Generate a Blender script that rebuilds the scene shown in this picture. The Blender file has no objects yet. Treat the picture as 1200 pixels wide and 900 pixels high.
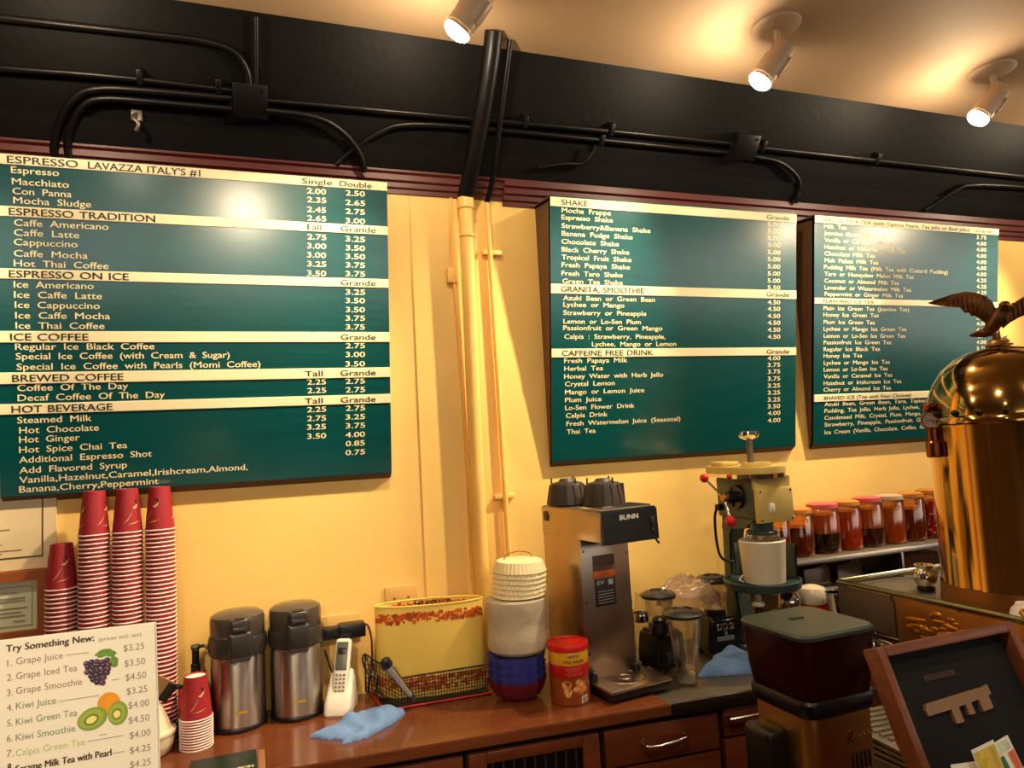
import bpy, bmesh, math, random
from mathutils import Vector, Matrix, Euler
random.seed(7)
SC = bpy.context.scene
COL = SC.collection
PI = math.pi

# ------------------------------------------------------------------ camera
cam_d = bpy.data.cameras.new('camera')
cam_d.sensor_fit = 'HORIZONTAL'
cam_d.sensor_width = 36.0
cam_d.lens = 36.0 * 832.0 / 1200.0
cam_d.clip_start = 0.02
cam = bpy.data.objects.new('camera', cam_d)
COL.objects.link(cam)
_r = Vector((0.93910328, -0.33945622, -0.05342748))
_u = Vector((0.02200737, -0.09574676, 0.99516242))
_f = Vector((0.34292958, 0.93573609, 0.08244556))
m = Matrix.Identity(4)
for i in range(3):
    m[i][0], m[i][1], m[i][2] = _r[i], _u[i], -_f[i]
m[0][3], m[1][3], m[2][3] = 0, 0, 1.70
cam.matrix_world = m
SC.camera = cam

# ------------------------------------------------------------------ light
WORLD_STRENGTH = 0.12
TRACK_W = 135.0          # beam of each ceiling spot over the counter
SPILL_W = 10.0           # light leaving the bulb sideways, washing the ceiling
ROOM_W = 22.0           # spots over the customer side of the room, some added unseen for fill
WINDOW_L = 1.8          # daylight in the shop windows
LAMP_COL = (1.0, 0.77, 0.50)
w = bpy.data.worlds.new('world'); SC.world = w
w.use_nodes = True
w.node_tree.nodes['Background'].inputs[0].default_value = (1.0, 0.72, 0.45, 1)
w.node_tree.nodes['Background'].inputs[1].default_value = WORLD_STRENGTH
vs = SC.view_settings
vs.view_transform = 'Standard'; vs.look = 'None'; vs.exposure = 0.22; vs.gamma = 1.0
vs.use_curve_mapping = False
SC.cycles.use_denoising = True
SC.cycles.max_bounces = 10
SC.cycles.transparent_max_bounces = 24
SC.cycles.caustics_reflective = False
SC.cycles.caustics_refractive = False
SC.cycles.sample_clamp_indirect = 6.0

# ------------------------------------------------------------------ materials
def lin(c):
    c = c / 255.0
    return c / 12.92 if c <= 0.04045 else ((c + 0.055) / 1.055) ** 2.4
def rgb(r, g, b):
    return (lin(r), lin(g), lin(b), 1.0)
MATS = {}
def mat(name, col, rough=0.5, metal=0.0, spec=0.5, noise=0.0, nscale=8.0, bump=0.0, bscale=60.0, emit=0.0,
        trans=0.0, alpha=1.0, coat=0.0, stretch=(1, 1, 1), col2=None, ior=1.45, sub=0.0):
    if name in MATS: return MATS[name]
    M = bpy.data.materials.new(name); M.use_nodes = True
    nt = M.node_tree; b = nt.nodes['Principled BSDF']
    c = rgb(*col)
    b.inputs['Base Color'].default_value = c
    b.inputs['Roughness'].default_value = rough
    b.inputs['Metallic'].default_value = metal
    b.inputs['Specular IOR Level'].default_value = spec
    b.inputs['IOR'].default_value = ior
    b.inputs['Alpha'].default_value = alpha
    b.inputs['Transmission Weight'].default_value = trans
    b.inputs['Coat Weight'].default_value = coat
    b.inputs['Coat Roughness'].default_value = 0.1
    if sub:
        b.inputs['Subsurface Weight'].default_value = sub
        b.inputs['Subsurface Radius'].default_value = (0.02, 0.015, 0.01)
    if emit:
        b.inputs['Emission Color'].default_value = c
        b.inputs['Emission Strength'].default_value = emit
    tc = mp = None
    if noise or bump:
        tc = nt.nodes.new('ShaderNodeTexCoord'); mp = nt.nodes.new('ShaderNodeMapping')
        mp.inputs['Scale'].default_value = stretch
        nt.links.new(tc.outputs['Object'], mp.inputs['Vector'])
    if noise:
        n = nt.nodes.new('ShaderNodeTexNoise'); n.inputs['Scale'].default_value = nscale
        n.inputs['Detail'].default_value = 5
        nt.links.new(mp.outputs[0], n.inputs['Vector'])
        r = nt.nodes.new('ShaderNodeValToRGB')
        k = 1.0 - noise
        e0, e1 = r.color_ramp.elements
        e0.position, e1.position = 0.32, 0.68
        e0.color = (c[0] * k, c[1] * k, c[2] * k, 1)
        e1.color = rgb(*col2) if col2 else (min(1, c[0] * (1 + noise * .5)), min(1, c[1] * (1 + noise * .5)), min(1, c[2] * (1 + noise * .5)), 1)
        nt.links.new(n.outputs['Fac'], r.inputs['Fac'])
        nt.links.new(r.outputs['Color'], b.inputs['Base Color'])
    if bump:
        n = nt.nodes.new('ShaderNodeTexNoise'); n.inputs['Scale'].default_value = bscale
        n.inputs['Detail'].default_value = 3
        nt.links.new(mp.outputs[0], n.inputs['Vector'])
        bp = nt.nodes.new('ShaderNodeBump'); bp.inputs['Strength'].default_value = bump
        bp.inputs['Distance'].default_value = 0.01
        nt.links.new(n.outputs['Fac'], bp.inputs['Height'])
        nt.links.new(bp.outputs['Normal'], b.inputs['Normal'])
    MATS[name] = M
    return M
def clear(name, tint=(255, 255, 255), refl=0.12, opac=0.0, dcol=(200, 200, 200), rough=0.08):
    """thin clear sheet: mostly see-through, a little mirror, a little body"""
    if name in MATS: return MATS[name]
    M = bpy.data.materials.new(name); M.use_nodes = True
    nt = M.node_tree; nt.nodes.remove(nt.nodes['Principled BSDF'])
    out = nt.nodes['Material Output']
    t = nt.nodes.new('ShaderNodeBsdfTransparent'); t.inputs[0].default_value = rgb(*tint)
    g = nt.nodes.new('ShaderNodeBsdfGlossy'); g.inputs['Roughness'].default_value = rough
    d = nt.nodes.new('ShaderNodeBsdfDiffuse'); d.inputs[0].default_value = rgb(*dcol)
    lw = nt.nodes.new('ShaderNodeLayerWeight'); lw.inputs[0].default_value = 0.25
    mu = nt.nodes.new('ShaderNodeMath'); mu.operation = 'MULTIPLY_ADD'
    mu.inputs[1].default_value = 0.6; mu.inputs[2].default_value = refl
    nt.links.new(lw.outputs['Facing'], mu.inputs[0])
    a = nt.nodes.new('ShaderNodeMixShader'); a.inputs[0].default_value = opac
    nt.links.new(t.outputs[0], a.inputs[1]); nt.links.new(d.outputs[0], a.inputs[2])
    c = nt.nodes.new('ShaderNodeMixShader')
    nt.links.new(mu.outputs[0], c.inputs[0]); nt.links.new(a.outputs[0], c.inputs[1]); nt.links.new(g.outputs[0], c.inputs[2])
    nt.links.new(c.outputs[0], out.inputs['Surface'])
    MATS[name] = M
    return M

M_yellow = mat('yellow_wall_paint', (246, 205, 116), 0.55, noise=0.10, nscale=1.6, bump=0.03, bscale=90)
M_pipey = mat('yellow_pipe_paint', (244, 199, 107), 0.45, noise=0.12, nscale=5)
M_black = mat('black_wall_paint', (7, 6, 5), 0.55, spec=.2, noise=0.25, nscale=3, bump=0.1, bscale=40)
M_oak = mat('orange_oak', (156, 84, 34), .4, noise=.2, nscale=8, stretch=(1, 6, 6))
M_pipeb = mat('black_pipe_paint', (9, 7, 7), 0.4, spec=.35, noise=0.3, nscale=10)
M_maroon = mat('maroon_moulding_paint', (84, 28, 24), 0.45, noise=0.15, nscale=4)
M_ceil = mat('cream_ceiling_paint', (176, 148, 116), 0.7, noise=0.07, nscale=1.3, bump=0.15, bscale=6)
M_darkroom = mat('brown_room_wall', (140, 108, 76), 0.7, noise=0.2, nscale=1.5)
M_floor = mat('brown_floor_tile', (88, 62, 44), 0.35, noise=0.3, nscale=3)
M_wood = mat('cherry_wood', (108, 54, 28), 0.32, noise=0.30, nscale=5, stretch=(1, 7, 7), coat=0.25)
M_woodv = mat('cherry_wood_upright', (128, 58, 28), 0.38, noise=0.28, nscale=6, stretch=(7, 7, 1), coat=0.15)
M_top = mat('cherry_counter_wood', (112, 60, 32), 0.26, noise=0.22, nscale=5, stretch=(1, 8, 8), coat=0.4)
M_gap = mat('dark_cabinet_gap', (24, 12, 8), 0.7)
M_steel = mat('brushed_steel', (186, 178, 168), 0.34, metal=1.0)
def streak(M):
    nt = M.node_tree; b = nt.nodes['Principled BSDF']; tg = nt.nodes.new('ShaderNodeTangent')
    tg.direction_type = 'RADIAL'; tg.axis = 'Z'
    nt.links.new(tg.outputs[0], b.inputs['Tangent'])
    b.inputs['Anisotropic'].default_value = 0.85; b.inputs['Anisotropic Rotation'].default_value = 0.25
streak(M_steel)
M_steeld = mat('dark_steel', (138, 128, 112), 0.45, metal=.85, noise=0.2, nscale=6)
M_chrome = mat('chrome', (215, 210, 205), 0.08, metal=1.0)
M_brass = mat('polished_brass', (190, 150, 84), 0.10, metal=1.0, noise=0.12, nscale=3)
M_brassd = mat('aged_brass', (176, 124, 66), 0.40, metal=1.0, noise=0.25, nscale=9)
M_bronze = mat('brown_bronze', (104, 66, 36), 0.42, metal=0.85, noise=0.3, nscale=14)
M_blackp = mat('black_plastic', (20, 18, 18), 0.35, noise=0.1, nscale=20)
M_dgrey = mat('charcoal_plastic', (50, 47, 44), 0.3, noise=0.1, nscale=12)
M_white = mat('white_plastic', (226, 218, 202), 0.4, noise=0.04, nscale=10)
M_cream = mat('cream_ceramic', (218, 205, 176), 0.25, noise=0.05, nscale=10)
M_green = mat('menu_board_green', (0, 70, 70), 0.18, spec=1.0, noise=0.12, nscale=5, stretch=(1, 1, 6))
M_strip = mat('cream_strip_paint', (240, 228, 184), 0.35, noise=0.05, nscale=6)
M_letc = mat('cream_lettering', (236, 226, 176), 0.5, noise=0.04, nscale=30)
M_letd = mat('dark_lettering', (40, 46, 34), 0.5, noise=0.05, nscale=30)
M_side = mat('brown_board_side', (96, 70, 46), 0.6, noise=0.15, nscale=6)
M_cupred = mat('red_paper_cup', (158, 36, 44), 0.5, noise=0.08, nscale=12)
M_cupwh = mat('white_cup_rim', (240, 226, 214), 0.5, noise=0.03, nscale=30)
M_gold = mat('pale_gold_print', (222, 178, 120), 0.5, noise=0.2, nscale=60)
M_ink = mat('black_print', (34, 26, 24), 0.5, noise=0.1, nscale=40)
M_red = mat('red_plastic', (206, 24, 20), 0.35, noise=0.06, nscale=15)
M_redt = mat('red_trim', (176, 28, 28), 0.4, noise=0.06, nscale=15)
M_blue = mat('blue_cloth', (116, 152, 204), 0.9, noise=0.12, nscale=14, bump=0.3, bscale=160)
M_paper = mat('white_paper', (238, 234, 216), 0.6, noise=0.03, nscale=4)
M_glass = clear('clear_glass', (246, 244, 240), 0.06)

# ------------------------------------------------------------------ geometry helpers
class MB:
    def __init__(s): s.bm = bmesh.new(); s.mi = 0
    def _new(s, f0):
        s.bm.faces.ensure_lookup_table()
        for f in s.bm.faces[f0:]: f.material_index = s.mi
    def xf(s, M, v0=0):
        s.bm.verts.ensure_lookup_table()
        for v in s.bm.verts[v0:]: v.co = M @ v.co
        return s
    def nv(s): return len(s.bm.verts)
    def box(s, x0, y0, z0, x1, y1, z1, bev=0.0, seg=2):
        f0 = len(s.bm.faces)
        r = bmesh.ops.create_cube(s.bm, size=1.0)
        for v in r['verts']:
            v.co = Vector(((x0 + x1) / 2 + v.co.x * (x1 - x0), (y0 + y1) / 2 + v.co.y * (y1 - y0), (z0 + z1) / 2 + v.co.z * (z1 - z0)))
        if bev:
            es = list({e for v in r['verts'] for e in v.link_edges})
            bmesh.ops.bevel(s.bm, geom=es, offset=bev, segments=seg, affect='EDGES', profile=0.5, clamp_overlap=True)
        s._new(f0); return s
    def lathe(s, prof, cx=0, cy=0, seg=32, sx=1.0, sy=1.0, lobes=0, amp=0.0, a0=0.0, a1=None):
        f0 = len(s.bm.faces); rings = []
        full = a1 is None
        n = seg if full else seg + 1
        for r, z in prof:
            if r < 1e-6: rings.append([s.bm.verts.new((cx, cy, z))]); continue
            ring = []
            for i in range(n):
                a = a0 + (2 * PI if full else (a1 - a0)) * i / seg
                k = 1 + (amp * math.cos(lobes * a) if lobes else 0)
                ring.append(s.bm.verts.new((cx + r * k * sx * math.cos(a), cy + r * k * sy * math.sin(a), z)))
            rings.append(ring)
        for A, B in zip(rings, rings[1:]):
            for i in range(seg):
                j = (i + 1) % n
                if len(A) == 1 and len(B) == 1: continue
                if len(A) == 1: s.bm.faces.new((A[0], B[j], B[i]))
                elif len(B) == 1: s.bm.faces.new((A[i], A[j], B[0]))
                else: s.bm.faces.new((A[i], A[j], B[j], B[i]))
        s._new(f0); return s
    def cyl(s, r, z0, z1, cx=0, cy=0, seg=24, bev=0.0):
        b = min(bev, r * .9, abs(z1 - z0) * .45)
        if b: p = [(0, z0), (r - b, z0), (r, z0 + b), (r, z1 - b), (r - b, z1), (0, z1)]
        else: p = [(0, z0), (r, z0), (r, z1), (0, z1)]
        return s.lathe(p, cx, cy, seg)
    def rod(s, p, q, r, seg=12, r2=None, bev=0.0):
        p, q = Vector(p), Vector(q); L = (q - p).length; v0 = s.nv()
        r2 = r if r2 is None else r2
        b = min(bev, L * .4)
        s.lathe([(0, 0), (r - b, 0), (r, b), (r2, L - b), (r2 - b, L), (0, L)] if b else [(0, 0), (r, 0), (r2, L), (0, L)], 0, 0, seg)
        return s.xf(Matrix.Translation(p) @ (q - p).to_track_quat('Z', 'Y').to_matrix().to_4x4(), v0)
    def sphere(s, c, r, sx=1, sy=1, sz=1, seg=20, rings=12):
        f0 = len(s.bm.faces)
        g = bmesh.ops.create_uvsphere(s.bm, u_segments=seg, v_segments=rings, radius=r)
        for v in g['verts']: v.co = Vector((c[0] + v.co.x * sx, c[1] + v.co.y * sy, c[2] + v.co.z * sz))
        s._new(f0); return s
    def tube(s, pts, r, seg=8, smooth=0, closed=False):
        P = [Vector(p) for p in pts]
        if isinstance(r, (list, tuple)): r0 = list(r); r = lambda k: r0[min(int(k * (len(r0) - 1)), len(r0) - 2)] * (1 - (k * (len(r0) - 1) - min(int(k * (len(r0) - 1)), len(r0) - 2))) + r0[min(int(k * (len(r0) - 1)), len(r0) - 2) + 1] * (k * (len(r0) - 1) - min(int(k * (len(r0) - 1)), len(r0) - 2))
        for _ in range(smooth):
            Q = []
            n = len(P)
            for i in range(n if closed else n - 1):
                a, b = P[i], P[(i + 1) % n]
                Q += [a * .75 + b * .25, a * .25 + b * .75]
            P = Q if closed else [P[0]] + Q + [P[-1]]
        f0 = len(s.bm.faces); n = len(P); rings = []
        up = None
        for i in range(n):
            if closed: t = (P[(i + 1) % n] - P[i - 1])
            else: t = P[min(i + 1, n - 1)] - P[max(i - 1, 0)]
            t.normalize()
            if up is None:
                up = t.orthogonal().normalized()
            up = (up - t * up.dot(t))
            up = up.normalized() if up.length > 1e-6 else t.orthogonal().normalized()
            sd = t.cross(up)
            rr = r(i / (n - 1)) if callable(r) else r
            rings.append([s.bm.verts.new(P[i] + (up * math.cos(2 * PI * k / seg) + sd * math.sin(2 * PI * k / seg)) * rr) for k in range(seg)])
        for i in range(n if closed else n - 1):
            A, B = rings[i], rings[(i + 1) % n]
            for k in range(seg):
                s.bm.faces.new((A[k], A[(k + 1) % seg], B[(k + 1) % seg], B[k]))
        if not closed:
            s.bm.faces.new(rings[0][::-1]); s.bm.faces.new(rings[-1])
        s._new(f0); return s
    def prism(s, pts, d0, d1, axis='Y'):
        """polygon pts swept along axis from d0 to d1; pts are the two other coordinates in order"""
        f0 = len(s.bm.faces)
        def P(a, b, d):
            return {'Y': (a, d, b), 'X': (d, a, b), 'Z': (a, b, d)}[axis]
        A = [s.bm.verts.new(P(a, b, d0)) for a, b in pts]; B = [s.bm.verts.new(P(a, b, d1)) for a, b in pts]
        n = len(pts)
        s.bm.faces.new(A); s.bm.faces.new(B[::-1])
        for i in range(n): s.bm.faces.new((A[i], B[i], B[(i + 1) % n], A[(i + 1) % n]))
        bmesh.ops.recalc_face_normals(s.bm, faces=s.bm.faces[f0:] if False else [f for f in list(s.bm.faces)[f0:]])
        s._new(f0); return s
    def poly(s, pts):
        f = s.bm.faces.new([s.bm.verts.new(p) for p in pts]); f.material_index = s.mi; return s
    def build(s, name, mats, parent=None, smooth=True, ang=38, loc=None, rot=None):
        me = bpy.data.meshes.new(name)
        bmesh.ops.recalc_face_normals(s.bm, faces=s.bm.faces[:])
        for f in s.bm.faces: f.smooth = smooth
        if smooth:
            lim = math.radians(ang)
            for e in s.bm.edges:
                if len(e.link_faces) == 2 and e.calc_face_angle(0) > lim: e.smooth = False
        s.bm.to_mesh(me); s.bm.free()
        for mm in (mats if isinstance(mats, (list, tuple)) else [mats]): me.materials.append(mm)
        return link(name, me, parent, loc, rot)
def link(name, me, parent=None, loc=None, rot=None):
    o = bpy.data.objects.new(name, me); COL.objects.link(o)
    if parent: o.parent = parent
    if loc: o.location = loc
    if rot: o.rotation_euler = rot
    return o
def tag(o, label, cat, group=None):
    o['label'] = label; o['category'] = cat
    if group: o['group'] = group
    return o
def thing(name, label, cat, loc=(0, 0, 0), rz=0.0, group=None, rot=None):
    o = bpy.data.objects.new(name, None); COL.objects.link(o)
    o.empty_display_size = 0.05
    o.location = loc; o.rotation_euler = rot if rot else (0, 0, rz)
    return tag(o, label, cat, group)
def struct(o): o['kind'] = 'structure'; return o
def copy_tree(o, parent=None):
    c = o.copy(); COL.objects.link(c)
    if parent: c.parent = parent
    for ch in list(o.children): copy_tree(ch, c)
    return c

def rsq(w, d, r, n=6):
    P = []
    for sx, sy, a in ((1, 1, 0), (-1, 1, PI / 2), (-1, -1, PI), (1, -1, 1.5 * PI)):
        for i in range(n + 1): q = a + PI / 2 * i / n; P.append((sx * (w - r) + r * math.cos(q), sy * (d - r) + r * math.sin(q)))
    return P
def loft(b, secs, cap0=True, cap1=True):
    """rounded-rectangle sections (half width, half depth, corner radius, height[, y offset])"""
    R_ = [[b.bm.verts.new((x, y + (s[4] if len(s) > 4 else 0), s[3])) for x, y in rsq(s[0], s[1], s[2])] for s in secs]
    n = len(R_[0])
    for A, B in zip(R_, R_[1:]):
        for i in range(n): b.bm.faces.new((A[i], A[(i + 1) % n], B[(i + 1) % n], B[i]))
    if cap0: b.bm.faces.new(R_[0][::-1])
    if cap1: b.bm.faces.new(R_[-1])
    return b
_tc = {}
def glyphs(s, bold, space):
    """flat outline of a string: (verts, faces, xmin, xmax, capheight) in font units"""
    k = (s, bold, space)
    if k in _tc: return _tc[k]
    cu = bpy.data.curves.new('lettering', 'FONT'); cu.body = s
    cu.size = 1.0; cu.offset = bold; cu.space_word = space; cu.resolution_u = 3
    ob = bpy.data.objects.new('lettering', cu); COL.objects.link(ob)
    bpy.context.view_layer.update()
    me = bpy.data.meshes.new_from_object(ob.evaluated_get(bpy.context.evaluated_depsgraph_get()))
    V = [(v.co.x, v.co.y) for v in me.vertices]; F = [tuple(p.vertices) for p in me.polygons]
    bpy.data.objects.remove(ob); bpy.data.curves.remove(cu); bpy.data.meshes.remove(me)
    xs = [v[0] for v in V]
    _tc[k] = (V, F, min(xs), max(xs))
    return _tc[k]
CAP = 0.69
def text(mb, s, x0, x1, zc, cap, bold=0.02, space=1.0, y=0.0, wrap=None):
    """lettering in the XZ plane facing -Y, fitted from x0 to x1, capitals centred on zc"""
    V, F, a, b = glyphs(s, 0.0, space)
    kx = (x1 - x0) / (b - a); kz = cap / CAP
    f0 = len(mb.bm.faces)
    st = bold * kz
    for dx, dz in ((-st, -st * .5), (st, st * .5)) if bold > .006 else ((0, 0),):     # two strikes make the stroke heavier
        vs = []
        for vx, vy in V:
            X, Z = x0 + (vx - a) * kx + dx, zc + (vy - CAP / 2) * kz + dz
            vs.append(mb.bm.verts.new(wrap(X, Z) if wrap else (X, y + (-.00004 if dx > 0 else 0), Z)))
        for f in F:
            try: mb.bm.faces.new([vs[i] for i in f])
            except ValueError: pass
    mb._new(f0)
# ------------------------------------------------------------------ the room
WALL = 2.47
struct(MB().box(-3.2, WALL, 0, 7.7, WALL + .12, 3.06).build('wall_back', M_yellow, smooth=False))
struct(MB().box(-3.2, -4.6, 3.06, 7.7, WALL + .12, 3.16).build('ceiling', M_ceil, smooth=False))
struct(MB().box(-3.2, -4.6, -.1, 7.7, WALL + .12, 0).build('floor', M_floor, smooth=False))
struct(MB().box(-3.3, -4.6, 0, -3.2, WALL, 3.06).build('wall_left', M_darkroom, smooth=False))
mb = MB()
mb.box(7.7, -4.6, 0, 7.82, WALL, 1.55); mb.box(7.7, -4.6, 2.98, 7.82, WALL, 3.06)
for a, b in ((-4.6, -4.4), (-2.5, -2.4), (-.5, WALL)): mb.box(7.7, a, 1.55, 7.82, b, 2.98)
struct(mb.build('wall_right', M_darkroom, smooth=False))
# street side behind the customers, with a band of windows
mb = MB()
mb.box(-3.2, -4.72, 0, 7.7, -4.6, 1.85); mb.box(-3.2, -4.72, 2.98, 7.7, -4.6, 3.06)
WX = [(-3.1, -1.0), (-0.9, 1.2), (1.3, 3.4), (3.5, 5.6), (5.7, 7.6)]
xs = [-3.2] + [v for a in WX for v in a] + [7.7]
for a, b in zip(xs[::2], xs[1::2]): mb.box(a, -4.72, 1.85, b, -4.6, 2.98)
struct(mb.build('wall_front', M_darkroom, smooth=False))
M_day = mat('daylight_pane', (245, 242, 235), 0.4, emit=WINDOW_L)
M_frame = mat('window_frame_wood', (90, 60, 40), 0.5, noise=0.15)
for i, (a, b) in enumerate(WX):
    t = struct(MB().box(a, -4.69, 1.85, b, -4.67, 2.98).build('window_%d' % (i + 1), M_day, smooth=False))
    f = MB()
    f.box(a, -4.66, 1.85, a + .05, -4.6, 2.98); f.box(b - .05, -4.66, 1.85, b, -4.6, 2.98)
    f.box(a, -4.66, 1.85, b, -4.6, 1.90); f.box(a, -4.66, 2.93, b, -4.6, 2.98); f.box((a + b) / 2 - .02, -4.66, 1.85, (a + b) / 2 + .02, -4.6, 2.98)
    f.build('window_frame', M_frame, t, smooth=False)
for i, (a, b) in enumerate(((-4.4, -2.5), (-2.4, -.5))):
    t = struct(MB().box(7.77, a, 1.55, 7.79, b, 2.98).build('window_%d' % (i + 6), M_day, smooth=False))
    f = MB()
    f.box(7.7, a, 1.55, 7.76, a + .05, 2.98); f.box(7.7, b - .05, 1.55, 7.76, b, 2.98); f.box(7.7, a, 1.55, 7.76, b, 1.61); f.box(7.7, a, 2.93, 7.76, b, 2.98); f.box(7.7, (a + b) / 2 - .02, 1.55, 7.76, (a + b) / 2 + .02, 2.98)
    f.build('window_frame', M_frame, t, smooth=False)
# black sloping band between moulding and ceiling
S0, S1 = Vector((0, 2.45, 2.69)), Vector((0, 2.2, 3.06))
SD = (S1 - S0).normalized(); SN = Vector((0, -SD.z, SD.y))      # SN points into the room
SN = -SN if SN.y > 0 else SN
struct(MB().prism([(2.45, 2.69), (2.2, 3.06), (2.47, 3.06), (2.47, 2.69)], -3.2, 7.7, 'X').build('wall_soffit', M_black, smooth=False))
# ledge line low on the black band
struct(MB().prism([(2.45, 2.69), (2.425, 2.69), (2.385, 2.757), (2.40, 2.764)], -3.2, 7.7, 'X').build('trim_2', M_black, smooth=False))
# maroon cornice, three steps, lower to the right of the pipes
def cornice(name, x0, x1, dz):
    p = [(2.47, 2.60 + dz), (2.462, 2.60 + dz), (2.462, 2.615 + dz), (2.452, 2.62 + dz), (2.452, 2.637 + dz), (2.440, 2.642 + dz), (2.440, 2.662 + dz), (2.428, 2.668 + dz), (2.428, 2.695), (2.47, 2.695)]
    struct(MB().prism(p, x0, x1, 'X').build(name, M_maroon, smooth=False))
cornice('trim_1', -3.2, 0.905, 0.014); cornice('trim_3', 0.905, 7.7, -0.004)
# thin seam where two wall sheets meet
struct(MB().box(0.548, WALL - .004, 0.9, 0.556, WALL, 2.6).build('trim_4', M_yellow, smooth=False))

# ------------------------------------------------------------------ pipes on the wall
t = thing('vertical_pipe', 'thick vertical pipe beside the left menu board, black above and yellow below', 'pipe', (0.742, 2.42, 0.9))
b = MB(); b.tube([(0, .012, 0), (-.002, .01, .8), (.002, 0, 1.70)], .026, 16); b.build('lower_section', M_pipey, t)
b = MB(); b.cyl(.031, 1.655, 1.70, .002, 0, 20, .004); b.build('collar', M_pipey, t)
b = MB(); b.cyl(.029, 1.55, 1.565, .002, 0, 20, .003); b.build('collar', M_pipey, t)
b = MB(); b.tube([(.002, 0, 1.70), (.012, -.045, 1.77), (.026, -.15, 1.92), (.032, -.27, 2.08), (.032, -.315, 2.158)], .030, 16, 1); b.build('upper_section', M_pipeb, t)
t = thing('vertical_conduit', 'thin vertical conduit just right of the thick wall pipe', 'pipe', (0.835, 2.452, 0.9))
b = MB(); b.tube([(.02, 0, 0), (.012, 0, .9), (.002, 0, 1.70)], .010, 10); b.build('lower_section', M_pipey, t)
b = MB()
for z in (.6, 1.5): b.box(-.025, -.004, z, .05, .016, z + .018, .003)
b.build('clamp', M_pipey, t)
b = MB(); b.tube([(.002, 0, 1.70), (.014, -.04, 1.76), (.012, -.15, 1.92), (.008, -.318, 2.155)], .010, 10, 1); b.build('upper_section', M_pipeb, t)
t = tag(MB().tube([(.712, 2.46, .9), (.715, 2.46, 1.8), (.700, 2.46, 2.3), (.690, 2.46, 2.36), (.70, 2.46, 2.61)], .006, 8, 1).build('wall_cable', M_pipey), 'thin yellow painted cable running down just left of the thick pipe', 'cable')
b = MB(); b.box(.672, 2.448, 2.29, .708, 2.47, 2.345, .006); b.build('cable_clip', M_pipey, t)

def slope_pts(pts, off):
    """points (x, height z on the sloping band) lifted off its face"""
    out = []
    for x, z in pts:
        k = (z - S0.z) / (S1.z - S0.z)
        p = S0.lerp(S1, k) + SN * off
        out.append((x, p.y, p.z))
    return out
def conduit(label, pts, r, off, clips=(), sm=2):
    P = slope_pts(pts, off)
    o = tag(MB().tube(P, r, 10, sm).build('conduit', M_pipeb), label, 'pipe', 'black conduits above the menu boards')
    for x, z in clips:
        p = Vector(slope_pts([(x, z)], off)[0])
        c = MB(); c.box(-.009, -r - .006, -r - .004, .009, off * .95, r + .02, .003)
        v = c.xf(Matrix.Translation(p) @ Matrix.Rotation(math.atan2(-SD.y, SD.z), 4, 'X'))
        c.build('clip', M_pipeb, o)
    return o
conduit('black conduit arching into the top of the left junction box', [(-1.3, 2.955), (-.646, 2.97), (-.256, 2.977), (-.115, 2.979), (-.03, 2.966), (.006, 2.925), (.011, 2.885)], .011, .022)
conduit('black conduit dropping straight from the ceiling onto the left junction box', [(.035, 3.05), (.031, 2.885)], .007, .02, sm=0)
conduit('long straight black conduit coming from the left into the left junction box', [(-1.3, 2.845), (-.666, 2.859), (-.382, 2.87), (-.033, 2.868)], .010, .022, [(-.30, 2.87), (-.08, 2.869)])
conduit('outer of two black conduits curving down left of the left junction box', [(-.555, 2.665), (-.554, 2.69), (-.536, 2.74), (-.492, 2.805), (-.431, 2.84), (-.244, 2.846), (-.034, 2.849)], .012, .026)
conduit('inner of two black conduits curving down left of the left junction box', [(-.515, 2.66), (-.52, 2.69), (-.505, 2.735), (-.465, 2.795), (-.412, 2.818), (-.222, 2.82), (-.035, 2.823)], .011, .026)
conduit('upper black conduit running from the left junction box to the middle one', [(.061, 2.852), (.3, 2.857), (.685, 2.862), (1.254, 2.872), (1.857, 2.876)], .010, .022, [(.95, 2.866), (1.3, 2.872)])
conduit('short black conduit bending down right of the left junction box', [(.061, 2.83), (.218, 2.83), (.303, 2.798), (.363, 2.744), (.383, 2.69)], .011, .046)
conduit('lower black conduit rising behind the thick pipe to the middle junction box', [(.29, 2.70), (.33, 2.735), (.418, 2.796), (.505, 2.832), (.783, 2.84), (1.263, 2.842), (1.871, 2.845)], .010, .018, [(1.27, 2.835)])
conduit('long black conduit running right from the middle junction box', [(1.965, 2.873), (2.417, 2.873), (3.027, 2.875), (4.6, 2.877)], .012, .022, [(2.0, 2.873), (2.62, 2.874)])
conduit('short black conduit bending down right of the middle junction box', [(1.978, 2.842), (2.113, 2.837), (2.224, 2.794), (2.261, 2.755), (2.252, 2.70)], .010, .022, [(2.255, 2.71)])
conduit('black conduit sloping up above the right menu board towards the right', [(3.02, 2.71), (3.066, 2.73), (3.144, 2.786), (3.249, 2.836), (4.6, 2.84)], .010, .022)
conduit('thin black conduit stub with an elbow above the middle menu board', [(1.02, 2.745), (1.12, 2.765), (1.2, 2.765), (1.235, 2.80), (1.24, 2.83)], .008, .046)
def jbox(label, x, z, w, h):
    p = slope_pts([(x, z)], 0.0)[0]
    t = thing('junction_box', label, 'electrical box', p, rot=(math.atan2(-SD.y, SD.z), 0, 0), group='black junction boxes above the menu boards')
    b = MB(); b.box(-w / 2, -.045, -h / 2, w / 2, .004, h / 2, .006); b.build('box_body', M_pipeb, t)
    b = MB(); b.box(-w / 2 - .003, -.05, -h / 2 - .003, w / 2 + .003, -.044, h / 2 + .003, .003)
    for sx in (-1, 1):
        b.rod((sx * w * .36, -.053, sx * h * .36), (sx * w * .36, -.049, sx * h * .36), .005, 10)
    b.build('cover_plate', M_pipeb, t)
jbox('square black junction box above the left menu board where conduits meet', .013, 2.849, .098, .098)
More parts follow.
